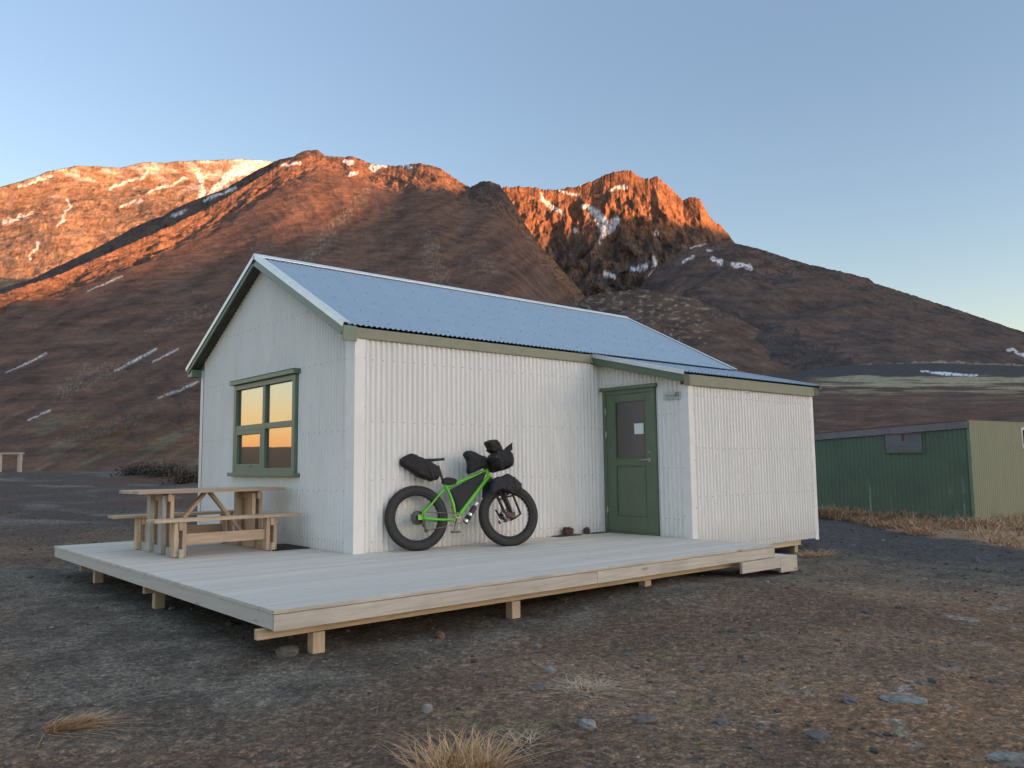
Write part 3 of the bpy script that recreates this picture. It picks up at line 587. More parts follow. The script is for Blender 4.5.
for lo, hi in (((PX0+.03, AY-.047, 2.085), (AX-.014, AY-.022, 2.235)), ((BX+.022, AY-.047, 2.10), (PX1-.03, AY-.022, 2.235))):
    mb = MB(); mb.box(lo, hi); mb.build('fascia_end', M_dol, hut, .003)
# base: floor beams and dark underfloor
mb = MB(); mb.box((AX+.1, AY+.03, -.285), (7.08, AY+.09, -.207)); mb.box((AX+.1, -.2, -.285), (7.6, -.12, -.207)); mb.box((6.35, AY+.10, -.30), (6.43, -.21, -.21)); mb.build('floor_beams', M_fresh, hut, .003)
for lo, hi in [((x, AY+.1, -.46), (x+.1, AY+.2, -.287)) for x in (4.7, 5.9, 7.0)]+[((x, 2.4, -.46), (x+.12, 2.52, -.2)) for x in (1.0, 3, 5, 7)]:
    mb = MB(); mb.box(lo, hi); mb.build('foundation_post', M_fresh, hut)
mb = MB(); mb.box((.05, .05, -.2), (7.6, HW-.05, -.1)); mb.box((AX+.1, AY+.05, -.2), (BX-.05, .04, -.12)); mb.build('floor', M_dark, hut)
# window
win = MB(); xo = -.055   # casing stands proud of the corrugation
y0, y1, z0, z1 = wy0, wy1, wz0, wz1; ym = 2.452; zt = 1.60
for lo, hi in (((xo, y0, z0), (.03, y0+.085, z1)), ((xo, y1-.085, z0), (.03, y1, z1)), ((xo+.001, y0+.085, z1-.075), (.03, y1-.085, z1)), ((xo+.001, y0+.085, z0), (.03, y1-.085, z0+.065)),
               ((xo+.006, ym-.042, z0+.065), (.03, ym+.042, z1-.075)), ((xo+.007, y0+.085, zt-.04), (.03, ym-.042, zt+.04)), ((xo+.007, ym+.042, zt-.04), (.03, y1-.085, zt+.04))): win.box(lo, hi)
wf = win.build('window', M_wgreen, hut, .004)
mb = MB(); mb.box((xo-.05, y0-.05, z1+.004), (.0, y1+.06, z1+.062)); mb.box((xo-.058, y0-.055, z1+.064), (.0, y1+.065, z1+.070)); mb.build('window_head', M_wgreen, wf, .003)
mb = MB(); mb.boxf(((xo-.045)/2+.0, (y0+y1)/2, z0-.028), ((-xo+.055)/2, 0, -.006), (0, (y1-y0)/2+.07, 0), (0, 0, .026)); mb.build('sill', M_wgreen, wf, .003)
mb = MB(); ys0, ys1, zs0, zs1 = ym+.042, y1-.085, z0+.065, zt-.04
for lo, hi in (((xo+.003, ys0, zs0), (.0, ys0+.06, zs1)), ((xo+.003, ys1-.06, zs0), (.0, ys1, zs1)), ((xo+.004, ys0+.06, zs0), (.0, ys1-.06, zs0+.06)), ((xo+.004, ys0+.06, zs1-.06), (.0, ys1-.06, zs1))): mb.box(lo, hi)
mb.tube([(xo-.012, ys0+.33, zs0+.03), (xo-.02, ys0+.40, zs0+.035)], .008, 6); mb.build('opening_sash', M_wgreen, wf, .003)
for (a, b, c, d) in ((y0+.086, ym-.043, zt+.041, z1-.076), (ym+.043, y1-.086, zt+.041, z1-.076), (y0+.086, ym-.043, z0+.066, zt-.041), (ys0+.061, ys1-.061, zs0+.061, zs1-.061)):
    mb = MB(); mb.box((-.012, a, c), (-.006, b, d)); mb.build('pane', M_glass, wf)
# door
DY0, DY1, DZ = -.085, -1.085, 2.105
mb = MB(); xd = AX-.035
for lo, hi in (((xd, DY0-.005-.06, 0), (AX+.02, DY0, DZ)), ((xd, DY1, 0), (AX+.02, DY1+.065, DZ)), ((xd+.001, DY1+.065, DZ-.06), (AX+.02, DY0-.065, DZ)), ((xd-.03, DY1-.05, DZ+.002), (AX+.0, DY0+.03, DZ+.055)), ((xd+.002, DY1+.065, .002), (AX+.02, DY0-.065, .022))): mb.box(lo, hi)
mb.build('door_frame', M_green, hut, .003)
a0, a1 = DY0-.068, DY1+.068; mb = MB(); x0, x1 = xd+.008, AX+.03
gy0, gy1, gz0, gz1 = -.325, -.90, 1.09, 1.935; py0, py1, pz0, pz1 = -.33, -.92, .25, .99
for lo, hi in (((x0, a1, .026), (x1, gy1, DZ-.064)), ((x0, gy0, .026), (x1, a0, DZ-.064)), ((x0+.0005, gy1, gz1), (x1, gy0, DZ-.064)), ((x0+.0005, gy1, pz1), (x1, gy0, gz0)), ((x0+.0005, gy1, .026), (x1, gy0, pz0)), ((x0+.014, gy1, pz0), (x1, gy0, pz1))): mb.box(lo, hi)
door = mb.build('door', M_green, hut, .003)
mb = MB(); mb.box((x0+.016, gy1, gz0), (x0+.021, gy0, gz1)); mb.build('pane', M_dglass, door)
mb = MB()
for ln in ((gy1, gy1+.018, gz0, gz1), (gy0-.018, gy0, gz0, gz1)): mb.box((x0+.004, ln[0], ln[2]), (x0+.015, ln[1], ln[3]))
mb.box((x0+.0045, gy1+.018, gz0), (x0+.015, gy0-.018, gz0+.018)); mb.box((x0+.0045, gy1+.018, gz1-.018), (x0+.015, gy0-.018, gz1))
for ln in ((gy1, gy1+.016, pz0, pz1), (gy0-.016, gy0, pz0, pz1)): mb.box((x0+.003, ln[0], ln[2]), (x0+.013, ln[1], ln[3]))
mb.box((x0+.0035, gy1+.016, pz0), (x0+.013, gy0-.016, pz0+.016)); mb.box((x0+.0035, gy1+.016, pz1-.016), (x0+.013, gy0-.016, pz1)); mb.build('glazing_bead', plain('shadow_green_paint', (.07, .105, .065), .5), door)
mb = MB(); hy = -.965; mb.box((x0-.005, hy-.018, 1.045), (x0-.001, hy+.018, 1.095)); mb.tube([(x0-.004, hy, 1.07), (x0-.05, hy, 1.07), (x0-.052, hy+.03, 1.07), (x0-.052, hy+.15, 1.066)], .010, 8); mb.build('handle', M_steel, door)
mb = MB(); mb.lathe([(0, .008), (.012, .008), (.014, 0)], (x0-.001, hy, 1.18), (-1, 0, 0), 10); mb.build('lock', M_steel, door)
for z in (.33, 1.45, 1.80):
    mb = MB(); mb.tube([(xd-.005, a0+.006, z-.06), (xd-.005, a0+.006, z+.06)], .007, 8); mb.box((xd-.003, a0-.008, z-.035), (xd-.001, a0+.02, z+.035)); mb.build('hinge', M_steel, door)
mb = MB(); mb.box((x0+.0085, -.862, 1.445), (x0+.0115, -.69, 1.60)); n_ = mb.build('paper_notice', plain('white_paper', (.68, .76, .72), .7, 0, .03), None)
tag(n_, 'pale square paper notice taped inside the glass of the green door', 'notice')
# sign beside the door
sg = MB(); sx_ = AX-.022; sg.box((sx_-.006, -1.545, 1.905), (sx_, -1.255, 2.01)); sign = sg.build('name_sign', plain('sign_cream', (.50, .50, .42), .5, 0, .03), None, .002)
tag(sign, 'small cream name sign with dark lettering and a square emblem beside the door', 'sign')
mb = MB(); xs = sx_-.0075
yy = -1.285
for k, (w_, h_) in enumerate(((.012, .014), (.010, .018), (.013, .014), (.010, .014), (.008, .02), (.014, .016), (.011, .022), (.013, .02), (.010, .026), (.014, .022), (.012, .026), (.011, .02), (.012, .018))):
    mb.box((xs, yy-w_*.8, 1.957-h_*.3), (xs+.001, yy-w_*.45, 1.957+h_*.7)); mb.box((xs-.0002, yy-w_*.8, 1.957), (xs+.0008, yy, 1.957+.005)); yy -= w_*1.15
mb.box((xs, -1.44, 1.925), (xs+.001, -1.29, 1.931)); mb.build('lettering', plain('sign_ink', (.08, .085, .075), .6), sign)
mb = MB(); a, b, c, d = -1.512, -1.455, 1.932, 1.996; t_ = .011
mb.box((xs, a, c), (xs+.001, a+t_, d)); mb.box((xs, b-t_, c), (xs+.001, b, d)); mb.box((xs, a+t_, d-t_), (xs+.001, b-t_, d)); mb.box((xs, a+.022, c+.008), (xs+.001, b-.022, d-.022)); mb.build('emblem', plain('sign_black', (.03, .03, .03), .6), sign)

# ---------------------------------------------------------------- the deck
deck = empty('wooden_deck', (1, -1.4, -.38), 'low pale wooden deck on short posts wrapped round the front of the white hut', 'deck')
mb = MB(); y = -2.86; pitch = .1185
while y < 3.92:
    yb = min(y+pitch-.005, 3.92); dz = rng.uniform(-.0012, .0012)
    x1 = AX-.012 if y < -.04 else -.016
    if y < -.04 and yb > -.018: yb = -.018
    cuts = [-2.3-rng.uniform(0, .006)]; 
    if x1 > 1:
        c_ = rng.choice((0.5, 1.2, 1.9)); cuts += [c_]
    cuts.append(x1)
    for a, b in zip(cuts, cuts[1:]): mb.box((a+(.002 if a > -2 else 0), y, -.028+dz), (b, yb, dz))
    y += pitch
mb.build('decking', M_deck, deck, .0015)
mb = MB(); mb.box((-2.296, -2.852, -.142), (-2.268, 3.90, -.030)); mb.build('fascia_board', M_deck, deck, .003)
mb = MB(); mb.box((-2.297, -2.884, -.150), (1.05, -2.854, -.033), 0, .6); mb.box((1.053, -2.884, -.150), (4.245, -2.854, -.033), 0, .7); mb.box((-2.30, -2.886, -.029), (4.24, -2.862, -.001), 0, .65)
mb.build('fascia_board', M_fascia, deck, .003)
mb = MB(); mb.box((4.200, -2.85, -.15), (4.228, AY-.03, -.031)); mb.build('fascia_board', M_fascia, deck, .003)
for yb in (-2.70, -.9, .2, 2.7):
    mb = MB(); xb = 4.1 if yb < 0 else -.1; mb.box((-2.35 if yb == -2.70 else (-1.5 if yb < 0 else -2.26), yb-.028, -.225), (xb, yb+.028, -.152)); mb.build('beam', M_fresh, deck, .003)
mb = MB()
x = -2.2
while x < 4.2:
    mb.box((x, -2.85, -.150), (x+.045, -.05 if x > -.1 else 3.88, -.030)); x += .6
mb.build('joists', M_fresh, deck)
for (px, py) in ((-1.87, -2.70), (.11, -2.70), (1.98, -2.70), (-2.1, .235), (-2.05, 2.70), (.1, -.9), (2.1, -.9), (4.0, -.9)):
    mb = MB(); mb.box((px-.05, py-.045, -.46), (px+.05, py+.045, -.227)); mb.build('post', M_fresh, deck, .003)
# step at the right end of the deck
st = empty('wooden_step', (4.1, -2.4, -.38), 'low raw timber step at the right end of the wooden deck', 'step')
mb = MB(); mb.box((3.47, -2.925, -.282), (4.30, -2.888, -.155)); mb.box((4.304, -2.925, -.345), (4.69, -2.888, -.155)); mb.var = [.7]*len(mb.var); mb.build('riser_board', M_fascia, st, .003)
mb = MB()
for k in range(6): mb.box((4.30, -2.92+k*.122, -.152), (4.69, -2.92+k*.122+.116, -.126)) if False else mb.box((4.25, -2.886+k*.122, -.184), (4.66, -2.886+k*.122+.116, -.158))
mb.build('tread', M_deck, st, .003)
mb = MB(); mb.box((4.655, -2.886, -.345), (4.688, -2.16, -.188)); mb.var = [.6]*len(mb.var); mb.build('side_board', M_fascia, st, .003)

# ---------------------------------------------------------------- picnic table
tb = empty('picnic_table', (-1.05, 1.85, 0), 'weathered pine picnic table with two fixed benches standing on the deck', 'picnic table')
TX = (-1.60, -.50)
mb = MB()
for k in range(6): mb.box((-1.965+rng.uniform(-.01, .01), 1.45+k*.135, .722), (-.16+rng.uniform(-.01, .01), 1.45+k*.135+.127, .76))
mb.build('tabletop', M_table, tb, .004)
mb = MB(); mb.box((-2.062, 1.449, .7225), (-1.86, 1.4475, .7595)) if False else None
for yb in (1.08, 2.38):
    mb = MB()
    for k in range(2): mb.box(((-1.9 if yb < 2 else -1.97)+rng.uniform(-.012, .012), yb+k*.14, .405), (-.13+rng.uniform(-.012, .012), yb+k*.14+.132, .44))
    mb.build('bench_seat', M_table, tb, .004)
for xi, x in enumerate(TX):
    mm = M_tgrey if xi == 0 else M_table; sx = -1 if xi == 0 else 1
    mb = MB(); mb.box((x-.022, 1.06, .0), (x+.022, 2.68, .10)); mb.build('foot_rail', mm, tb, .004)
    mb = MB(); mb.box((x-.022, 1.50, .625), (x+.022, 2.22, .721)); mb.build('top_rail', M_table, tb, .004)
    for y in (1.56, 2.00):
        for dx in (-.046, .046):
            mb = MB(); mb.box((x+dx-.0225, y, .0 if abs(dx) > .1 else .02), (x+dx+.0225, y+.145, .70)); mb.build('table_leg', mm if dx < 0 else M_table, tb, .004)
    for y in (1.12, 2.50):
        for dx in (-.046, .046):
            mb = MB(); mb.box((x+dx-.0225, y, .01), (x+dx+.0225, y+.12, .404)); mb.build('bench_leg', M_table, tb, .004)
        mb = MB(); mb.box((x-.0215, y-.02, .31), (x+.0215, y+.16, .404)); mb.build('bench_bearer', M_table, tb, .004)
for y in (1.165, 2.545):
    mb = MB(); mb.box((TX[0]+.07, y, .14), (TX[1]-.07, y+.04, .265)); mb.build('stretcher', M_table, tb, .004)
for s_ in (0, 1):
    x0 = TX[s_]+(.03 if s_ == 0 else -.03); mb = MB(); mb.bar((x0, 1.82, .12), (-1.05+(-.03 if s_ == 0 else .03), 1.82, .715), .04, .085, (0, 1, 0)); mb.build('brace', M_table, tb, .004)

# ---------------------------------------------------------------- mats and stones on the deck
mb = MB(); mb.box((-.52, 1.02, .003), (-.04, 1.72, .016)); dm = mb.build('door_mat', plain('black_rubber', (.018, .018, .02), .85, 0, .3, 40, .4), None, .003); tag(dm, 'black rubber mat on the deck under the gable window', 'mat')
def stone_mesh(mb, c, rad, seed, mat=0, sub=2, flat=.0):
    b = bmesh.new(); bmesh.ops.create_icosphere(b, subdivisions=sub, radius=1)
    vs = np.array([v.co[:] for v in b.verts]); fs = [tuple(v.index for v in f.verts) for f in b.faces]; b.free()
    n = .28*gnoise(vs[:, 0]*1.3+seed*3.1, vs[:, 1]*1.3+vs[:, 2]*1.7, seed)+.14*gnoise(vs[:, 0]*3+seed, vs[:, 2]*3+vs[:, 1]*2, seed+7)
    vs = vs*(1+n)[:, None]; vs = np.sign(vs)*np.abs(vs)**.85
    vs = vs*np.array(rad); a = seed*1.7; ca, sa = math.cos(a), math.sin(a); vs = np.stack([vs[:, 0]*ca-vs[:, 1]*sa, vs[:, 0]*sa+vs[:, 1]*ca, vs[:, 2]], 1)
    vs[:, 2] = np.maximum(vs[:, 2], -.75*rad[2]); vs = vs+np.array(c); mb.add([tuple(v) for v in vs], fs, mat)
M_lava = plain('brown_lava', (.085, .055, .045), .9, 0, .45, 40, .9); M_grey = plain('grey_stone', (.12, .110, .098), .9, 0, .35, 25, .6); M_pale = plain('pale_stone', (.22, .21, .195), .9, 0, .3, 25, .6); M_rust = plain('rust_stone', (.16, .09, .055), .9, 0, .35, 25, .6)
def stone(name, c, rad, m, label, seed, mats=None):
    mb = MB(); stone_mesh(mb, (0, 0, 0), rad, seed, 0, 3); o = mb.build(name, m, None); o.location = c; tag(o, label, 'stone'); return o
stone('lava_stone', (3.39, -.115, .058), (.085, .06, .075), M_lava, 'larger brown lava stone on the dark board by the hut wall', 3)
stone('lava_stone', (3.81, -.085, .043), (.05, .045, .055), M_lava, 'smaller brown lava stone on the deck nearest the green door', 5)
mb = MB(); mb.box((3.15, -.185, .002), (3.62, -.03, .014)); bd = mb.build('board', plain('dark_brown_board', (.07, .05, .04), .8, 0, .3, 12), None, .002); tag(bd, 'thin dark board lying on the deck under the larger lava stone', 'board')
mb = MB(); mb.box((3.88, -.18, .002), (4.19, -.03, .009)); bd = mb.build('door_sill_strip', plain('dark_wood_strip', (.12, .095, .075), .8, 0, .3, 12), None, .002); tag(bd, 'thin dark strip on the deck beside the foot of the green door', 'strip')

# ---------------------------------------------------------------- green shed
shx, shy = 15.542, -1.164
M_shed = plain('dark_green_paint_iron', (.058, .10, .068), .6, 0, .25, 2.2); M_shedl = corr_mat('pale_green_paint_iron', (.255, .265, .175), .6, 0, (.36, .37, .27), -.9); M_gw = wood('grey_weathered_board', (.20, .195, .20), (.27, .26, .27)); M_red = plain('rusty_red_roof', (.17, .055, .05), .7, 0, .3, 5); M_shedw = plain('worn_white_paint', (.6, .6, .58), .6, 0, .15)
def shed_wall_mat():
    m, t, b = newmat('worn_green_iron'); v = coords(t); f = noise(t, coords(t, (1, 1, .12)), 5, 5, .65); f2 = noise(t, v, 1.3, 4)
    col = ramp(t, f2, [(.3, (.078, .120, .084)), (.7, (.105, .155, .103))])
    sp = t.nodes.new('ShaderNodeSeparateXYZ'); g = t.nodes.new('ShaderNodeNewGeometry'); t.links.new(g.outputs['Position'], sp.inputs[0])
    lo = N(t, 'ShaderNodeMapRange'); t.links.new(sp.outputs[2], lo.inputs[0]); lo.inputs[1].default_value = .7; lo.inputs[2].default_value = -.4
    col = mixc(t, mathn(t, 'MULTIPLY', lo.outputs[0], ramp(t, f, [(.60, (0, 0, 0)), (.68, (1, 1, 1))])), col, (.38, .40, .39))
    t.links.new(col, b.inputs['Base Color']); b.inputs['Roughness'].default_value = .6; return m
M_shed = shed_wall_mat()
shed = empty('shed', (17.4, 1.5, -.45), 'old dark green corrugated iron shed with a grey wooden hatch beyond the hut', 'shed')
rz = lambda y: 1.93-(y-shy)*.044
mb = MB(); corr(mb, (shx, shy, 0), (0, 1, 0), (-1, 0, 0), .06, 7.5, -.75, lambda u: rz(shy+u)-.15, .012, 8, 0, .105); mb.build('side_wall', M_shed, shed)
mb = MB(); corr(mb, (shx, shy, 0), (1, 0, 0), (0, -1, 0), .05, 3.52, -.75, lambda u: 1.95+u*.012, .017, 8, 0, .12); mb.build('front_wall', M_shedl, shed)
mb = MB(); mb.box((shx-.02, shy-.02, -.7), (shx+.05, shy-.014, 1.94)); mb.box((shx-.02, shy-.014, -.7), (shx-.014, shy+.05, 1.93)); mb.build('corner_flashing', plain('faded_green_trim', (.15, .2, .13), .6), shed)
mb = MB(); mb.prism([(.0, 0), (7.5, -7.5*.044), (7.5, -7.5*.044-.17), (0, -.17)], (shx-.05, shy, 1.935), (0, 1, 0), (0, 0, 1), (.028, 0, 0)); mb.build('fascia_board', M_gw, shed, .003)
mb = MB(); mb.prism([(-.0, 0), (7.5, -7.5*.044), (7.5, -7.5*.044+.02), (0, .02)], (shx-.055, shy+.002, 1.938), (0, 1, 0), (0, 0, 1), (3.95, 0, .01)); mb.build('roof', M_red, shed)
mb = MB(); mb.box((shx-.052, -.11, 1.245), (shx-.028, .775, 1.675)); hatch = mb.build('hatch', M_gw, shed, .004)
mb = MB(); mb.box((shx-.06, -.14, 1.677), (shx-.01, .80, 1.70)); mb.box((shx-.056, .30, 1.50), (shx-.053, .36, 1.70)); mb.build('hatch_hinge', M_red, hatch)
mb = MB(); mb.box((shx-.05, -.14, 1.21), (shx-.016, .8, 1.244)); mb.build('hatch_trim', M_shed, hatch)
mb = MB(); mb.box((shx+3.49, shy-.03, 1.36), (shx+3.55, shy+.02, 1.86)); mb.box((shx+3.55, shy-.031, 1.80), (shx+4.2, shy+.02, 1.86)); mb.box((shx+3.55, shy-.031, 1.30), (shx+4.2, shy+.02, 1.40)); mb.box((shx+4.2, shy-.03, 1.3), (shx+4.26, shy+.02, 1.86)); sw = mb.build('window_frame', M_shedw, shed)
mb = MB(); mb.box((shx+3.55, shy-.01, 1.40), (shx+4.2, shy-.005, 1.80)); mb.build('pane', plain('dark_pane', (.01, .01, .012), .1), sw)
mb = MB(); corr(mb, (shx, shy, 0), (1, 0, 0), (0, -1, 0), 3.52, 5.4, -.75, 1.3, .016, 8, 0, .12); corr(mb, (shx, shy, 0), (1, 0, 0), (0, -1, 0), 4.27, 5.4, 1.3, 2.0, .016, 8, 0, .12); corr(mb, (shx, shy, 0), (1, 0, 0), (0, -1, 0), 3.52, 4.27, 1.86, 2.0, .016, 8, 0, .12); mb.build('front_wall', M_shedl, shed)
mb = MB(); mb.box((shx+.03, shy+7.3, -.7), (shx+5.3, shy+7.4, 1.2)); mb.box((shx+5.35, shy+.05, -.7), (shx+5.4, shy+7.4, 1.2)); mb.build('rear_walls', M_shed, shed)

# ---------------------------------------------------------------- far frame and shrubs
az_, te_ = azel(11, 472); rr = 52.0; fx, fy = CAM[0]+rr*math.sin(R_(az_)), CAM[1]+rr*math.cos(R_(az_)); fz = float(ground_z(np.array([fx]), np.array([fy]))[0])
ft = empty('wooden_stand', (fx, fy, fz), 'pale open wooden stand far off at the foot of the slope, left edge', 'stand'); rv = Vector((_R[0], _R[1], 0)).normalized(); dv = Vector((-rv.y, rv.x, 0)); P0 = Vector((fx, fy, fz))
M_bleach = wood('bleached_timber', (.46, .40, .36), (.55, .50, .45))
for u, d in ((-.47, -.2), (.62, -.2), (.15, .4), (-1.0, .5)):
    mb = MB(); p = P0+rv*u+dv*d; mb.bar(p+Vector((0, 0, -.15)), p+Vector((0, 0, .95)), .13, .13, (0, 1, 0)); mb.build('post', M_bleach, ft, .005)
mb = MB(); mb.bar(P0+rv*-1.3+dv*-.2+Vector((0, 0, .99)), P0+rv*.75+dv*-.2+Vector((0, 0, .99)), .2, .09); mb.build('rail', M_bleach, ft, .005)
mb = MB(); mb.bar(P0+rv*-1.2+dv*.4+Vector((0, 0, 1.0)), P0+rv*.3+dv*.4+Vector((0, 0, 1.0)), .2, .09); mb.build('rail', M_bleach, ft, .005)

def shrub(px, dist, w, h, label, seed, col):
    az_, te_ = azel(px, 470); x, y = CAM[0]+dist*math.sin(R_(az_)), CAM[1]+dist*math.cos(R_(az_)); z = float(ground_z(np.array([x]), np.array([y]))[0])
    g = np.random.default_rng(seed); vs = []; fs = []
    for k in range(260):
        a = g.uniform(0, 6.28); r0 = abs(g.normal(0, .35))*w; p = np.array([x+math.cos(a)*r0, y+math.sin(a)*r0, z-.05]); d = np.array([math.cos(a)*g.uniform(.1, .9), math.sin(a)*g.uniform(.1, .9), 1.0])*h*g.uniform(.4, 1.05)*(1-.35*min(1, r0/w))
        sd_ = np.array([-math.sin(a), math.cos(a), 0])*.012; b = len(vs); q_ = p+d*.55+g.normal(0, .05, 3); e = p+d
        vs += [p-sd_, p+sd_, q_-sd_*.7, q_+sd_*.7, e]; fs += [(b, b+1, b+3, b+2), (b+2, b+3, b+4)]
        for j in range(9):
            c = p+d*g.uniform(.25, 1)+g.normal(0, .07, 3); u = g.normal(0, 1, 3); u /= np.linalg.norm(u); v = np.cross(u, g.normal(0, 1, 3)); v /= np.linalg.norm(v); l = g.uniform(.03, .08); b = len(vs)
            vs += [c-u*l, c+v*l*.5, c+u*l, c-v*l*.5]; fs.append((b, b+1, b+2, b+3))
    mb = MB(); mb.add(vs, fs); o = mb.build('shrub', plain('shrub_twigs', col, .9, 0, .5, 6), None); o.data.transform(Matrix.Translation((-x, -y, -z))); o.location = (x, y, z); tag(o, label, 'shrub', 'low shrubs beyond the deck')
shrub(139, 46, 1.3, .72, 'dark low shrub beyond the deck, farthest from the hut', 1, (.062, .056, .05))
shrub(165, 44, 1.25, .7, 'dark low shrub beyond the deck between two others', 2, (.07, .06, .052))
shrub(190, 40, 1.1, .85, 'taller dark shrub beside the far edge of the white gable wall', 3, (.08, .062, .048))

# ---------------------------------------------------------------- fat bike
bA = Vector((.723, -.239, 0)); bB = Vector((1.883, -.604, 0)); be = (bB-bA).normalized(); bn = Vector((-be.y, be.x, 0)); LEAN = R_(9)
bu = Vector((0, 0, 1))*math.cos(LEAN)+bn*math.sin(LEAN); bw = be.cross(bu)      # bw points away from the wall? sign fixed below
if bw.dot(bn) > 0: bw = -bw
def BP(u, v, w=0): return bA+be*u+bu*v+bw*w
bike = empty('fat_bike', (1.3, -.42, 0), 'bright green fat bike loaded with black bags leaning on the white wall', 'bicycle')
M_lime = plain('lime_frame_paint', (.13, .52, .035), .32, 0, .06, 3); M_tyre = plain('tyre_rubber', (.042, .040, .037), .85, 0, .25, 60, .3); M_rim = plain('black_rim', (.03, .03, .032), .4, .3, .1); M_hole = plain('rim_strip', (.55, .56, .56), .4, 0, .05); M_blk = plain('black_parts', (.022, .020, .020), .45, 0, .2, 20); M_red2 = plain('dark_red_parts', (.055, .028, .025), .45, .2, .25, 30); M_bag = plain('black_nylon', (.011, .010, .011), .72, 0, .35, 14, .5); M_bag2 = plain('dark_grey_nylon', (.017, .017, .020), .7, 0, .25, 14, .4); M_brown = plain('brown_black_nylon', (.016, .012, .012), .72, 0, .3, 14, .5); M_saddle = plain('saddle_cover', (.02, .02, .021), .5)
M_chain = plain('chain_steel', (.32, .24, .17), .4, .8, .2, 40)
def wheel(c, ax, name_rear):
    ax = Vector(ax).normalized(); mb = MB(); n = 80
    prof = [(.338+.052*math.cos(a), .054*math.sin(a)) for a in [2*math.pi*k/18 for k in range(18)]]
    w = mb; w.lathe(prof, c, ax, n, 0, True)
    q = Vector((0, 0, 1)); x = ax.cross(q).normalized(); y = ax.cross(x)
    for i in range(84):        # tread blocks
        for off, wd in ((-.036, .011), (-.013, .012), (.013, .012), (.036, .011)):
            A = 2*math.pi*(i+(.5 if abs(off) > .02 else 0))/84; rad = .338+.052*math.sqrt(max(0, 1-(off/.054)**2)); d = x*math.cos(A)+y*math.sin(A); t = y*math.cos(A)-x*math.sin(A)
            nrm = (d*math.sqrt(max(0, 1-(off/.054)**2))+ax*(off/.054)).normalized(); s2 = t.cross(nrm)
            mb.boxf(c+d*rad+ax*off, t*.009, s2*wd*.8, nrm*.006, 0)
    wh = mb.build('wheel', M_tyre, bike)
    mb = MB(); mb.lathe([(.286, .036), (.297, .040), (.300, .034), (.272, .028), (.268, 0), (.272, -.028), (.300, -.034), (.297, -.040), (.286, -.036), (.281, -.03), (.278, 0), (.281, .03)], c, ax, n, 0, True)
    for i in range(32):        # pale rim strip showing through the cut-outs
        A = 2*math.pi*(i+.5)/32; d = x*math.cos(A)+y*math.sin(A); t = y*math.cos(A)-x*math.sin(A)
        mb.boxf(c+d*.2675, t*.014, ax*.017, d*.0012, 1)
    mb.build('rim', [M_rim, M_hole], wh)
    mb = MB()
    for i in range(32):
        A = 2*math.pi*i/32; B = A+(.55 if i % 4 < 2 else -.55); sd_ = .03 if i % 2 else -.03
        mb.tube([c+(x*math.cos(B)+y*math.sin(B))*.028+ax*sd_, c+(x*math.cos(A)+y*math.sin(A))*.27], .0013, 4)
    mb.build('spokes', M_steel, wh)
    mb = MB(); mb.lathe([(0, .075), (.012, .075), (.014, .05), (.033, .04), (.033, .03), (.018, .025), (.018, -.025), (.033, -.03), (.033, -.04), (.014, -.05), (.012, -.075), (0, -.075)], c, ax, 20); mb.build('hub', M_red2, wh)
    return wh
Cr, Cf = BP(.012, .392), BP(1.225, .388)
wr = wheel(Cr, bw, True); turn = R_(-4); wf_ax = (bw*math.cos(turn)+be*math.sin(turn)); wfw = wheel(Cf, wf_ax, False)
mb = MB()
for k, r in enumerate((.085, .074, .064, .055, .047, .040)): mb.lathe([(r*.75, .034+k*.006), (r, .034+k*.006), (r, .037+k*.006), (r*.75, .037+k*.006)], Cr, bw, 28)
mb.build('cassette', plain('cassette_steel', (.16, .13, .115), .4, .7, .2, 30), wr)
mb = MB(); mb.lathe([(.045, .042), (.082, .042), (.082, .045), (.045, .045)], Cf, wf_ax, 32); mb.build('brake_disc', M_steel, wfw)
# frame
BB, SEATC, HT, HB, DROP = (.513, .36), (.385, .755), (.957, .975), (1.005, .868), (.045, .405)
mb = MB()
def tb2(a, b, r0, r1=None, w0=0, w1=0, n=12, mat=0, bow=0):
    k = 7; pts = []; rr = []
    for i in range(k):
        t = i/(k-1); m_ = bow*math.sin(math.pi*t); dx, dy = b[0]-a[0], b[1]-a[1]; L = math.hypot(dx, dy); pts.append(BP(a[0]+dx*t-dy/L*m_, a[1]+dy*t+dx/L*m_, w0+(w1-w0)*t)); rr.append(1.16*(r0+((r1 or r0)-r0)*t))
    mb.tube(pts, rr, n, mat=mat)
tb2(BB, (SEATC[0]-.004, SEATC[1]+.075), .0175, bow=-.03); tb2((HB[0]-.012, HB[1]+.02), BB, .024, .021); tb2((HT[0]+.0, HT[1]-.015), (SEATC[0]+.005, SEATC[1]-.01), .018, .016); tb2(HT, HB, .023)
tb2((SEATC[0]+.06, SEATC[1]+.025), (SEATC[0]-.006, SEATC[1]+.06), .010)
for sg_ in (-1, 1):
    tb2(DROP, (SEATC[0]-.01, SEATC[1]-.02), .0115, .010, .085*sg_, .035*sg_); tb2((DROP[0]+.01, DROP[1]-.02), (BB[0]-.02, BB[1]-.005), .012, .013, .09*sg_, .045*sg_, bow=-.012)
    mb.boxf(BP(DROP[0]-.012, DROP[1]-.014, .088*sg_), be*.028, bu*.03, bw*.004)
mb.lathe([(0, -.06), (.026, -.06), (.026, .06), (0, .06)], BP(*BB), bw, 18); mb.build('frame', M_lime, bike)
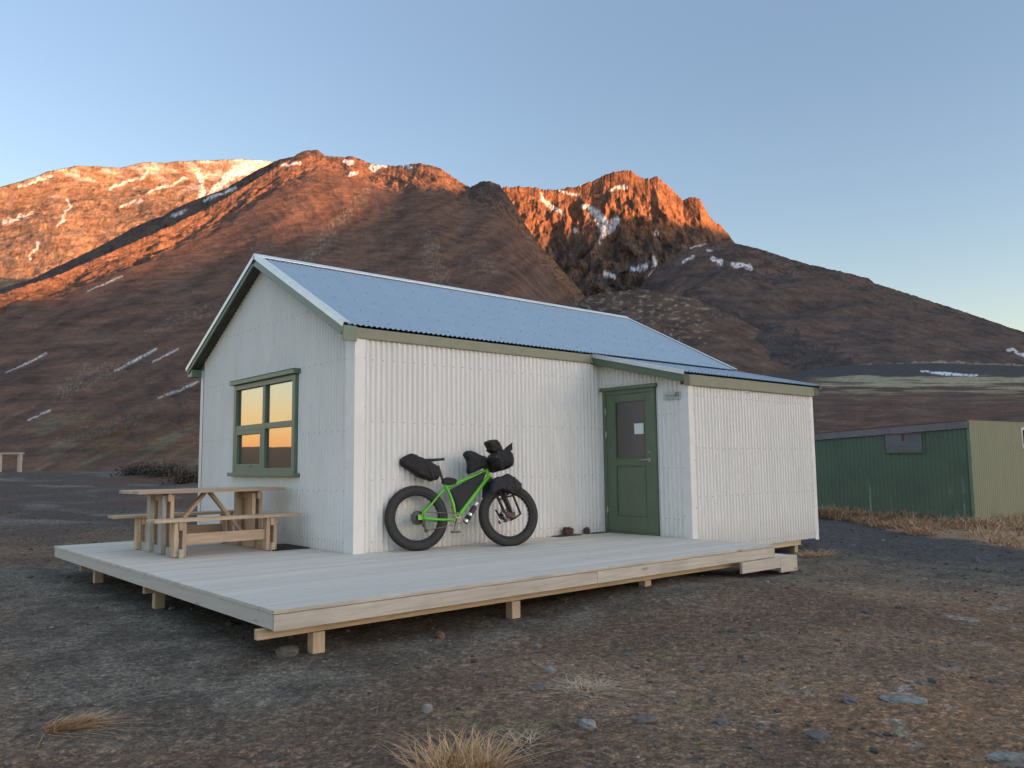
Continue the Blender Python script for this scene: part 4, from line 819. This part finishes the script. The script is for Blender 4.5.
# fork
mb = MB(); tb2((HB[0]+.002, HB[1]-.005), (HB[0]+.030, HB[1]-.055), .022, .026)
mb.tube([BP(1.03, .815, -.085), BP(1.032, .82, 0), BP(1.03, .815, .085)], .02, 10)
for sg_ in (-1, 1): tb2((1.033, .81), (1.225, .385), .018, .013, .085*sg_, .072*sg_, bow=.006)
mb.build('fork', M_blk, bike)
for sg_ in (-1, 1):
    mb = MB(); w = .11*sg_
    mb.tube([BP(1.13, .66, w), BP(1.225, .40, w)], .016, 8); mb.tube([BP(1.255, .64, w), BP(1.345, .385, w)], .014, 8); mb.tube([BP(1.20, .315, w), BP(1.25, .33, w), BP(1.345, .385, w)], .012, 8); mb.tube([BP(1.15, .60, w), BP(1.26, .62, w)], .012, 8); mb.tube([BP(1.10, .47, w), BP(1.16, .36, w), BP(1.25, .33, w)], .013, 8); mb.boxf(BP(1.215, .385, w), be*.055, bu*.03, bw*.008); mb.boxf(BP(1.16, .41, w), (be*.6+bu*.8)*.03, bu*.02, bw*.008); mb.bar(BP(1.13, .33, w), BP(1.15, .29, w), .02, .02, bw)
    mb.build('fork_cage', M_red2, bike)
# drivetrain
mb = MB(); mb.lathe([(.05, .058), (.066, .058), (.066, .061), (.05, .061)], BP(*BB), bw, 36)
for a in range(4): A = a*math.pi/2+.5; mb.bar(BP(BB[0], BB[1], .058), BP(BB[0]+.055*math.cos(A), BB[1]+.055*math.sin(A), .058), .014, .005, bw)
mb.build('chainring', M_chain, bike)
for sg_ in (-1, 1):
    mb = MB(); ca = (BB[0]-.062*sg_, BB[1]-.165*sg_); mb.bar(BP(*BB, .075*sg_), BP(*ca, .09*sg_), .018, .028, bu); cr_ = mb.build('crank', plain('crank_alloy', (.14, .13, .11), .4, .5, .1) if sg_ == 1 else M_blk, bike, .004)
    mb = MB(); mb.boxf(BP(ca[0], ca[1], .145*sg_), be*.048, bu*.012, bw*.045); mb.build('pedal', plain('olive_pedal', (.12, .12, .085), .5), cr_, .004)
mb = MB(); mb.tube([BP(Cr.dot(be)*0+.03, .462, .05), BP(BB[0], BB[1]+.066, .058)], .0045, 6); mb.tube([BP(BB[0], BB[1]-.066, .058), BP(.125, .235, .052)], .0045, 6); mb.tube([BP(.125, .235, .052), BP(.10, .25, .052), BP(.085, .30, .05), BP(.06, .33, .048)], .0045, 6); mb.build('chain', M_chain, bike)
mb = MB(); mb.boxf(BP(.075, .33, .075), be*.02, bu*.03, bw*.012); mb.boxf(BP(.093, .265, .062), (be*.25-bu*.9).normalized()*.05, be*.012, bw*.006)
for p in ((.082, .298), (.108, .232)): mb.lathe([(0, .008), (.022, .007), (.024, 0), (.022, -.007), (0, -.008)], BP(*p, .055), bw, 14)
mb.build('rear_derailleur', M_red2, bike)
# seat post, saddle
mb = MB(); tb2((SEATC[0]-.006, SEATC[1]+.065), (.318, 1.03), .0145); mb.build('seat_post', M_blk, bike)
mb = MB(); rings = []
vs = []
for i in range(13):
    t = i/12; u = .135+.27*t; hw = .072*(1-t)**.55*(1 if t < .45 else 1)*(1-.0*t)+.018*t; hw = hw if t > .02 else .06; top_ = 1.09+.022*t+.012*(1-t)**2
    for k in range(8): A = 2*math.pi*k/8; vs.append(BP(u, top_+.017*math.sin(A)-.003*abs(math.cos(A)), hw*math.cos(A)))
fs = [(i*8+k, i*8+(k+1) % 8, (i+1)*8+(k+1) % 8, (i+1)*8+k) for i in range(12) for k in range(8)]+[tuple(range(7, -1, -1)), tuple(12*8+k for k in range(8))]
mb.add(vs, fs, 0, None, None, True); mb.build('saddle', M_saddle, bike)
# stem, bars, levers
mb = MB(); tb2((HT[0]-.004, HT[1]+.0), (HT[0]-.012, HT[1]+.055), .02); tb2((HT[0]-.01, HT[1]+.045), (HT[0]+.06, HT[1]+.07), .017); mb.build('stem', M_blk, bike)
mb = MB(); hu, hv = HT[0]+.062, HT[1]+.072
mb.tube([BP(hu-.05, hv+.03, -.37), BP(hu-.02, hv+.025, -.2), BP(hu, hv, -.06), BP(hu, hv, .06), BP(hu-.02, hv+.025, .2), BP(hu-.05, hv+.03, .37)], .0145, 10); hb = mb.build('handlebar', M_blk, bike)
for sg_ in (-1, 1):
    mb = MB(); mb.tube([BP(hu-.028, hv+.027, .25*sg_), BP(hu-.05, hv+.03, .375*sg_)], .019, 10); mb.build('grip', M_blk, hb)
    mb = MB(); mb.tube([BP(hu-.01, hv+.02, .22*sg_), BP(hu+.045, hv-.01, .25*sg_), BP(hu+.04, hv-.03, .33*sg_)], .007, 6); mb.build('brake_lever', M_blk, hb)

# bags: soft shapes from an outline in the bike's plane
def bag(name, outline, thick, m, label, cat, seed=0, w0=0, wr=.012, puff=.78, straps=(), mats=None, sub=2):
    n0 = len(outline); pts = []
    for i in range(n0):            # densify the outline
        a, b = outline[i], outline[(i+1) % n0]
        for k in range(3): t = k/3; pts.append((a[0]+(b[0]-a[0])*t, a[1]+(b[1]-a[1])*t))
    n = len(pts); cx = sum(p[0] for p in pts)/n; cy = sum(p[1] for p in pts)/n; lay = [(-1, .55), (-.95, .82), (-.6, .985), (0, 1.0), (.6, .985), (.95, .82), (1, .55)]
    vs = []; g = random.Random(seed)
    for (h, sc) in lay:
        for p in pts:
            s_ = sc if abs(h) > .5 else 1
            jx, jy, jw = (g.uniform(-wr, wr)*.6 for _ in range(3)); vs.append(BP(cx+(p[0]-cx)*s_+jx, cy+(p[1]-cy)*s_+jy, w0+h*thick+jw*(1 if abs(h) > .9 else .4)))
    m1 = len(vs); vs.append(BP(cx, cy, w0-thick*1.08)); vs.append(BP(cx, cy, w0+thick*1.08)); fs = []
    for l in range(len(lay)-1):
        for j in range(n): fs.append((l*n+j, l*n+(j+1) % n, (l+1)*n+(j+1) % n, (l+1)*n+j))
    L = len(lay)-1
    for j in range(n): fs.append((m1, (j+1) % n, j)); fs.append((m1+1, L*n+j, L*n+(j+1) % n))
    mb = MB(); mb.add(vs, fs, 0, None, None, True); o = mb.build(name, m, None, 0, True, sub); tag(o, label, cat); 
    bmx = bmesh.new(); bmx.from_mesh(o.data); bmesh.ops.recalc_face_normals(bmx, faces=bmx.faces); bmx.to_mesh(o.data); bmx.free()
    for (a, b, r, w) in straps:
        mb = MB(); mb.bar(BP(a[0], a[1], w), BP(b[0], b[1], w), r, .004, bw); mb.build('strap', M_bag2, o)
    return o
bag('saddle_bag', [(-.178, 1.09), (-.15, 1.135), (-.038, 1.184), (.03, 1.165), (.10, 1.135), (.20, 1.09), (.29, 1.04), (.335, .97), (.332, .90), (.305, .855), (.225, .832), (.14, .862), (.06, .896), (-.05, .965), (-.155, 1.035)], .085, M_brown, 'long black roll bag slung behind the saddle of the green bike', 'saddle bag', 3, straps=(((.14, 1.10), (.23, .86), .02, .093), ((.02, 1.15), (.06, .92), .018, .09)))
bag('tool_bag', [(.352, .83), (.372, .862), (.415, .883), (.49, .878), (.545, .858), (.558, .82), (.53, .79), (.48, .778), (.41, .782), (.36, .80)], .035, M_brown, 'small round black pouch on the top tube next to the seat post', 'pouch', 4, wr=.004)
bag('frame_bag', [(.435, .715), (.52, .755), (.70, .845), (.905, .942), (.955, .955), (.945, .90), (.90, .82), (.75, .655), (.59, .475), (.555, .44), (.532, .45), (.52, .54), (.49, .62), (.45, .68)], .028, M_bag2, 'black triangular bag filling the green bike frame', 'frame bag', 5, wr=.003, straps=(((.53, .70), (.82, .845), .012, .034),))
bag('stem_bag', [(.655, 1.175), (.68, 1.21), (.75, 1.215), (.81, 1.19), (.865, 1.165), (.95, 1.135), (.98, 1.08), (.965, 1.0), (.90, .985), (.80, .945), (.71, .905), (.69, .95), (.70, 1.04), (.69, 1.11)], .07, M_bag, 'black open pouch behind the handlebar of the green bike', 'pouch', 6, w0=.02)
bag('handlebar_bag', [(1.0, .985), (.975, 1.06), (.985, 1.12), (1.03, 1.165), (1.10, 1.21), (1.19, 1.215), (1.255, 1.21), (1.295, 1.17), (1.308, 1.085), (1.295, 1.01), (1.24, .967), (1.17, .962), (1.10, .945), (1.04, .96)], .2, M_bag, 'large black roll bag strapped across the front of the handlebar', 'handlebar bag', 7, wr=.018, straps=(((1.06, 1.19), (1.10, .955), .02, .21), ((1.22, 1.21), (1.24, .98), .02, .208)))
bag('handlebar_pouch', [(.957, 1.325), (.99, 1.34), (1.10, 1.355), (1.14, 1.315), (1.175, 1.25), (1.19, 1.20), (1.12, 1.185), (1.05, 1.17), (.99, 1.20), (.975, 1.225), (1.0, 1.235), (.975, 1.27)], .09, M_brown, 'black pouch sitting on top of the big handlebar bag', 'pouch', 8, wr=.014, w0=.03)
bag('dry_bag_tail', [(1.17, 1.205), (1.20, 1.235), (1.25, 1.27), (1.302, 1.305), (1.292, 1.26), (1.295, 1.20), (1.24, 1.195)], .02, M_bag, 'pointed black strap tail sticking up from the handlebar bag', 'strap tail', 9, wr=.004, w0=.12)
for sg_, lb in ((1, 'black fork bag on the near side of the front wheel, facing the deck'), (-1, 'black fork bag on the wall side of the front wheel')):
    bag('fork_bag', [(.935, .63), (.945, .72), (.975, .825), (1.04, .855), (1.11, .865), (1.185, .90), (1.25, .865), (1.33, .80), (1.378, .755), (1.365, .69), (1.30, .655), (1.22, .64), (1.165, .665), (1.09, .69), (1.03, .70), (.985, .70), (.965, .65)], .055, M_bag2, lb, 'fork bag', 10+sg_, w0=.145*sg_, wr=.012, straps=(((1.15, .86), (1.17, .68), .018, .205*sg_), ((1.26, .84), (1.27, .67), .018, .205*sg_)))
# bottle under the down tube
bt = empty('water_bottle', BP(.72, .43), 'black and silver metal bottle strapped under the green down tube', 'bottle')
p0, p1 = BP(.632, .312, .0), BP(.812, .56, .0); ax_ = (p1-p0).normalized(); L = (p1-p0).length
mb = MB(); mb.lathe([(0, 0), (.03, .0), (.036, .008), (.036, L*.72), (.030, L*.78), (.026, L*.80)], p0, ax_, 20); mb.build('body', plain('bottle_black', (.03, .03, .033), .35, .4, .1), bt)
mb = MB(); mb.lathe([(.0365, L*.02), (.0368, L*.03), (.0368, L*.13), (.0365, L*.14)], p0, ax_, 20); mb.lathe([(.0365, L*.33), (.0372, L*.34), (.0372, L*.44), (.0365, L*.45)], p0, ax_, 20); mb.build('band', plain('silver_band', (.7, .7, .68), .25, .8, .05), bt)
mb = MB(); mb.lathe([(.027, L*.80), (.031, L*.81), (.031, L*.97), (.025, L), (0, L)], p0, ax_, 20); mb.build('cap', plain('silver_cap', (.62, .62, .6), .3, .7, .05), bt)

# ---------------------------------------------------------------- stones, gravel and dry grass
def gz(x, y): return float(ground_z(np.array([float(x)]), np.array([float(y)]))[0])
def at(px, py):
    d = _F+_R*(px-512)/FPX-_U*(py-384)/FPX; t = (-.385-CAM[2])/d[2]
    for _ in range(4): p = CAM+d*t; t = (gz(p[0], p[1])-CAM[2])/d[2]
    p = CAM+d*t; return p[0], p[1], gz(p[0], p[1])
M_slab = plain('lichen_slab', (.19, .18, .16), .95, 0, .5, 22, 1.0)
SM = [(287, 655, .085, .055, M_grey, 'grey boulder below the near corner post of the deck'), (588, 727, .055, .03, M_pale, 'flat pale stone beside the dry grass at the bottom of the picture'), (428, 712, .03, .035, M_pale, 'small upright white stone above the big straw tuft'),
      (551, 672, .045, .028, M_pale, 'pale flat stone left of the flattened straw clump'), (538, 690, .05, .022, M_grey, 'greenish grey flat stone below the flattened straw clump'), (440, 638, .045, .04, M_rust, 'rusty brown stone in front of the deck beam'), (585, 610, .035, .03, M_grey, 'round grey stone in front of the second deck post'),
      (905, 700, .13, .012, M_slab, 'broad pale lichen crusted slab sunk in the brown soil'), (850, 702, .06, .022, M_grey, 'bluish grey flat stone next to the pale slab'), (1010, 762, .10, .03, M_slab, 'pale slab cut by the bottom right corner of the picture'), (820, 738, .065, .022, M_grey, 'dark grey half buried stone below the pale slab'), (545, 742, .03, .016, M_rust, 'small pinkish stone beside the thin straw sprig'),
      (722, 724, .05, .018, M_grey, 'bluish flat stone left of the half buried dark stone'), (645, 722, .06, .02, M_grey, 'dark stone sunk in the soil right of the flat pale stone')]
for i, (px, py, r, h, m, lb) in enumerate(SM):
    x, y, z = at(px, py); stone('stone', (x, y, z+h*.3), (r, r*.72, h), m, lb, 20+i)
# gravel: thousands of pebbles, densest near the camera
g = np.random.default_rng(11); NG = 15000
b = bmesh.new(); bmesh.ops.create_icosphere(b, subdivisions=1, radius=1); iv = np.array([v.co[:] for v in b.verts]); fi = np.array([[v.index for v in f.verts] for f in b.faces]); b.free()
az = np.radians(g.uniform(2, 80, NG)); r = 3.0*np.exp(g.uniform(0, 1, NG)**.9*np.log(26/3.0)); X = CAM[0]+r*np.sin(az); Y = CAM[1]+r*np.cos(az)
ga = ground_alb(X, Y); grey = ga.max(1)-ga.min(1) < .02; keep = np.where(grey, g.random(NG) < .95, g.random(NG) < .42)
keep &= ~((X > -.1) & (X < 7.7) & (Y > .2) & (Y < 5)); X, Y, r = X[keep], Y[keep], r[keep]; n = len(X); Z = ground_z(X, Y)
sz = np.clip(g.lognormal(-4.75, .55, n), .004, .05)*np.clip(r/7, .75, 1.9)**.8
nz = 1+g.normal(0, .16, (n, len(iv))); sc = sz[:, None]*np.stack([g.uniform(.8, 1.5, n), g.uniform(.7, 1.1, n), g.uniform(.4, .8, n)], 1)
a = g.uniform(0, 6.28, n); v = iv[None]*nz[..., None]*sc[:, None, :]; vx = v[..., 0]*np.cos(a)[:, None]-v[..., 1]*np.sin(a)[:, None]; vy = v[..., 0]*np.sin(a)[:, None]+v[..., 1]*np.cos(a)[:, None]
co = np.stack([vx+X[:, None], vy+Y[:, None], v[..., 2]+Z[:, None]+sz[:, None]*.12], -1).reshape(-1, 3); fa = (fi[None]+np.arange(n)[:, None, None]*len(iv)).reshape(-1, 3)
base = np.array([(.075, .071, .066), (.105, .10, .094), (.14, .135, .125), (.12, .088, .066), (.22, .21, .195)])[g.choice(5, n, p=[.36, .32, .13, .165, .025])]*g.uniform(.8, 1.2, (n, 1))
al = np.ones((n, len(iv), 4)); al[..., :3] = base[:, None, :]
gv = fastmesh('gravel', co, fa, [terrain_material('pebbles', 30, .25, .4, .005)], False, {'alb': al.reshape(-1, 4)}); tag(gv, kind='stuff')

M_straw = plain('dry_straw', (.50, .31, .155), .8, 0, .35, 30); M_straw2 = plain('bleached_straw', (.48, .36, .24), .8, 0, .3, 30); M_rstraw = plain('russet_straw', (.46, .30, .18), .8, 0, .35, 12)
def blades(mb, c, rad, n, h, lean, seed, wdt=.0022, spread=1.0, ang=None):
    gg = np.random.default_rng(seed)
    for k in range(n):
        a = gg.uniform(0, 2*math.pi); rr_ = rad*math.sqrt(gg.random()); x, y = c[0]+rr_*math.cos(a), c[1]+rr_*math.sin(a)*.8; z = c[2]-.01
        d = a+gg.normal(0, 1.5) if ang is None else ang+gg.normal(0, .55); ln = abs(gg.normal(lean, lean*.45))*(.35+rr_/rad*spread); H = h*gg.uniform(.25, 1.15)
        dx, dy = math.cos(d), math.sin(d); bx_, by_ = gg.normal(0, .022, 2)*(h > .1); wv = np.array([-dy, dx, 0])*wdt*gg.uniform(.6, 1.3)
        P = [np.array([x, y, z])]
        for t in (.4, .75, 1.0): P.append(np.array([x+dx*ln*t**1.6+bx_*t*t*(3*t-2), y+dy*ln*t**1.6+by_*t*t*(3*t-2), z+H*(t-.25*lean*3*t**3)]))
        for q_ in P: q_[2] = max(q_[2], z+.006)
        vs = [P[0]-wv, P[0]+wv, P[1]-wv*.8, P[1]+wv*.8, P[2]-wv*.5, P[2]+wv*.5, P[3]]; mb.add([tuple(v_) for v_ in vs], [(0, 1, 3, 2), (2, 3, 5, 4), (4, 5, 6)])
def tuft(px, py, rad, n, h, lean, m, label, seed, ang=None, w=.0022):
    x, y, z = at(px, py); mb = MB(); blades(mb, (0, 0, 0), rad, n, h, lean, seed, w, 1.0, ang); blades(mb, (0, 0, 0), rad*.8, n//5, h*.45, lean*1.8, seed+50, w, 1.2, ang); o = mb.build('grass_tuft', m, None); o.location = (x, y, z); tag(o, label, 'grass tuft', 'dry grass tufts on the bare soil')
tuft(460, 778, .19, 560, .185, .15, M_straw, 'largest upright tan straw tuft at the bottom edge of the picture', 1, None, .0036)
tuft(588, 689, .15, 330, .045, .14, M_straw2, 'flattened pale straw clump on bare soil before the deck', 2, None, .003)
tuft(64, 727, .13, 420, .075, .13, M_straw, 'low orange straw tuft in front of the deck, leftmost', 3, -.6, .0032)
tuft(524, 742, .07, 70, .06, .10, M_straw2, 'thin straw sprig right behind the largest straw tuft', 4)
tuft(150, 682, .10, 80, .03, .12, M_straw2, 'sparse wisp of pale straw lying left of the deck corner', 5)
tuft(816, 556, .28, 260, .11, .16, M_rstraw, 'russet grass clump by the floor beam of the porch', 6, None, .004)
mb = MB(); gg = random.Random(3); k = 0
while k < 330:
    y = gg.uniform(-5.2, 4.8); e_ = float(np.interp(y, [-6, -3.6, -1.3, .9, 2.5, 5], [9.4, 10.2, 12.3, 14.1, 14.7, 15.0])); lim_ = shx-.1 if y > shy-.1 else 20.0
    x = gg.uniform(e_+.1, lim_) if gg.random() < .75 else (lim_-gg.random()*.5 if y > shy-.1 else gg.uniform(14, 20))
    close = max(0, 1-max(0, (shx-x if y > shy else shy-y))/1.6); h_ = gg.uniform(.10, .24)+close*gg.uniform(.08, .38)*(1 if y < 2.5 else .6)
    blades(mb, (x, y, gz(x, y)), .3, 50, h_, h_*gg.uniform(.7, 1.5), 100+k, .008); k += 1
o = mb.build('dry_grass', M_rstraw, None); tag(o, kind='stuff')
mb = MB()
for k in range(520):
    a = R_(gg.uniform(3, 79)); r = 3.2*math.exp(gg.random()*1.5); x, y = CAM[0]+r*math.sin(a), CAM[1]+r*math.cos(a)
    if deck_dist(np.array([x]), np.array([y]))[0] < .6 or x > 6: continue
    blades(mb, (x, y, gz(x, y)), gg.uniform(.02, .08), gg.randint(3, 12), .012, .08, 900+k, .0014)
o = mb.build('straw_litter', M_straw2, None); tag(o, kind='stuff')
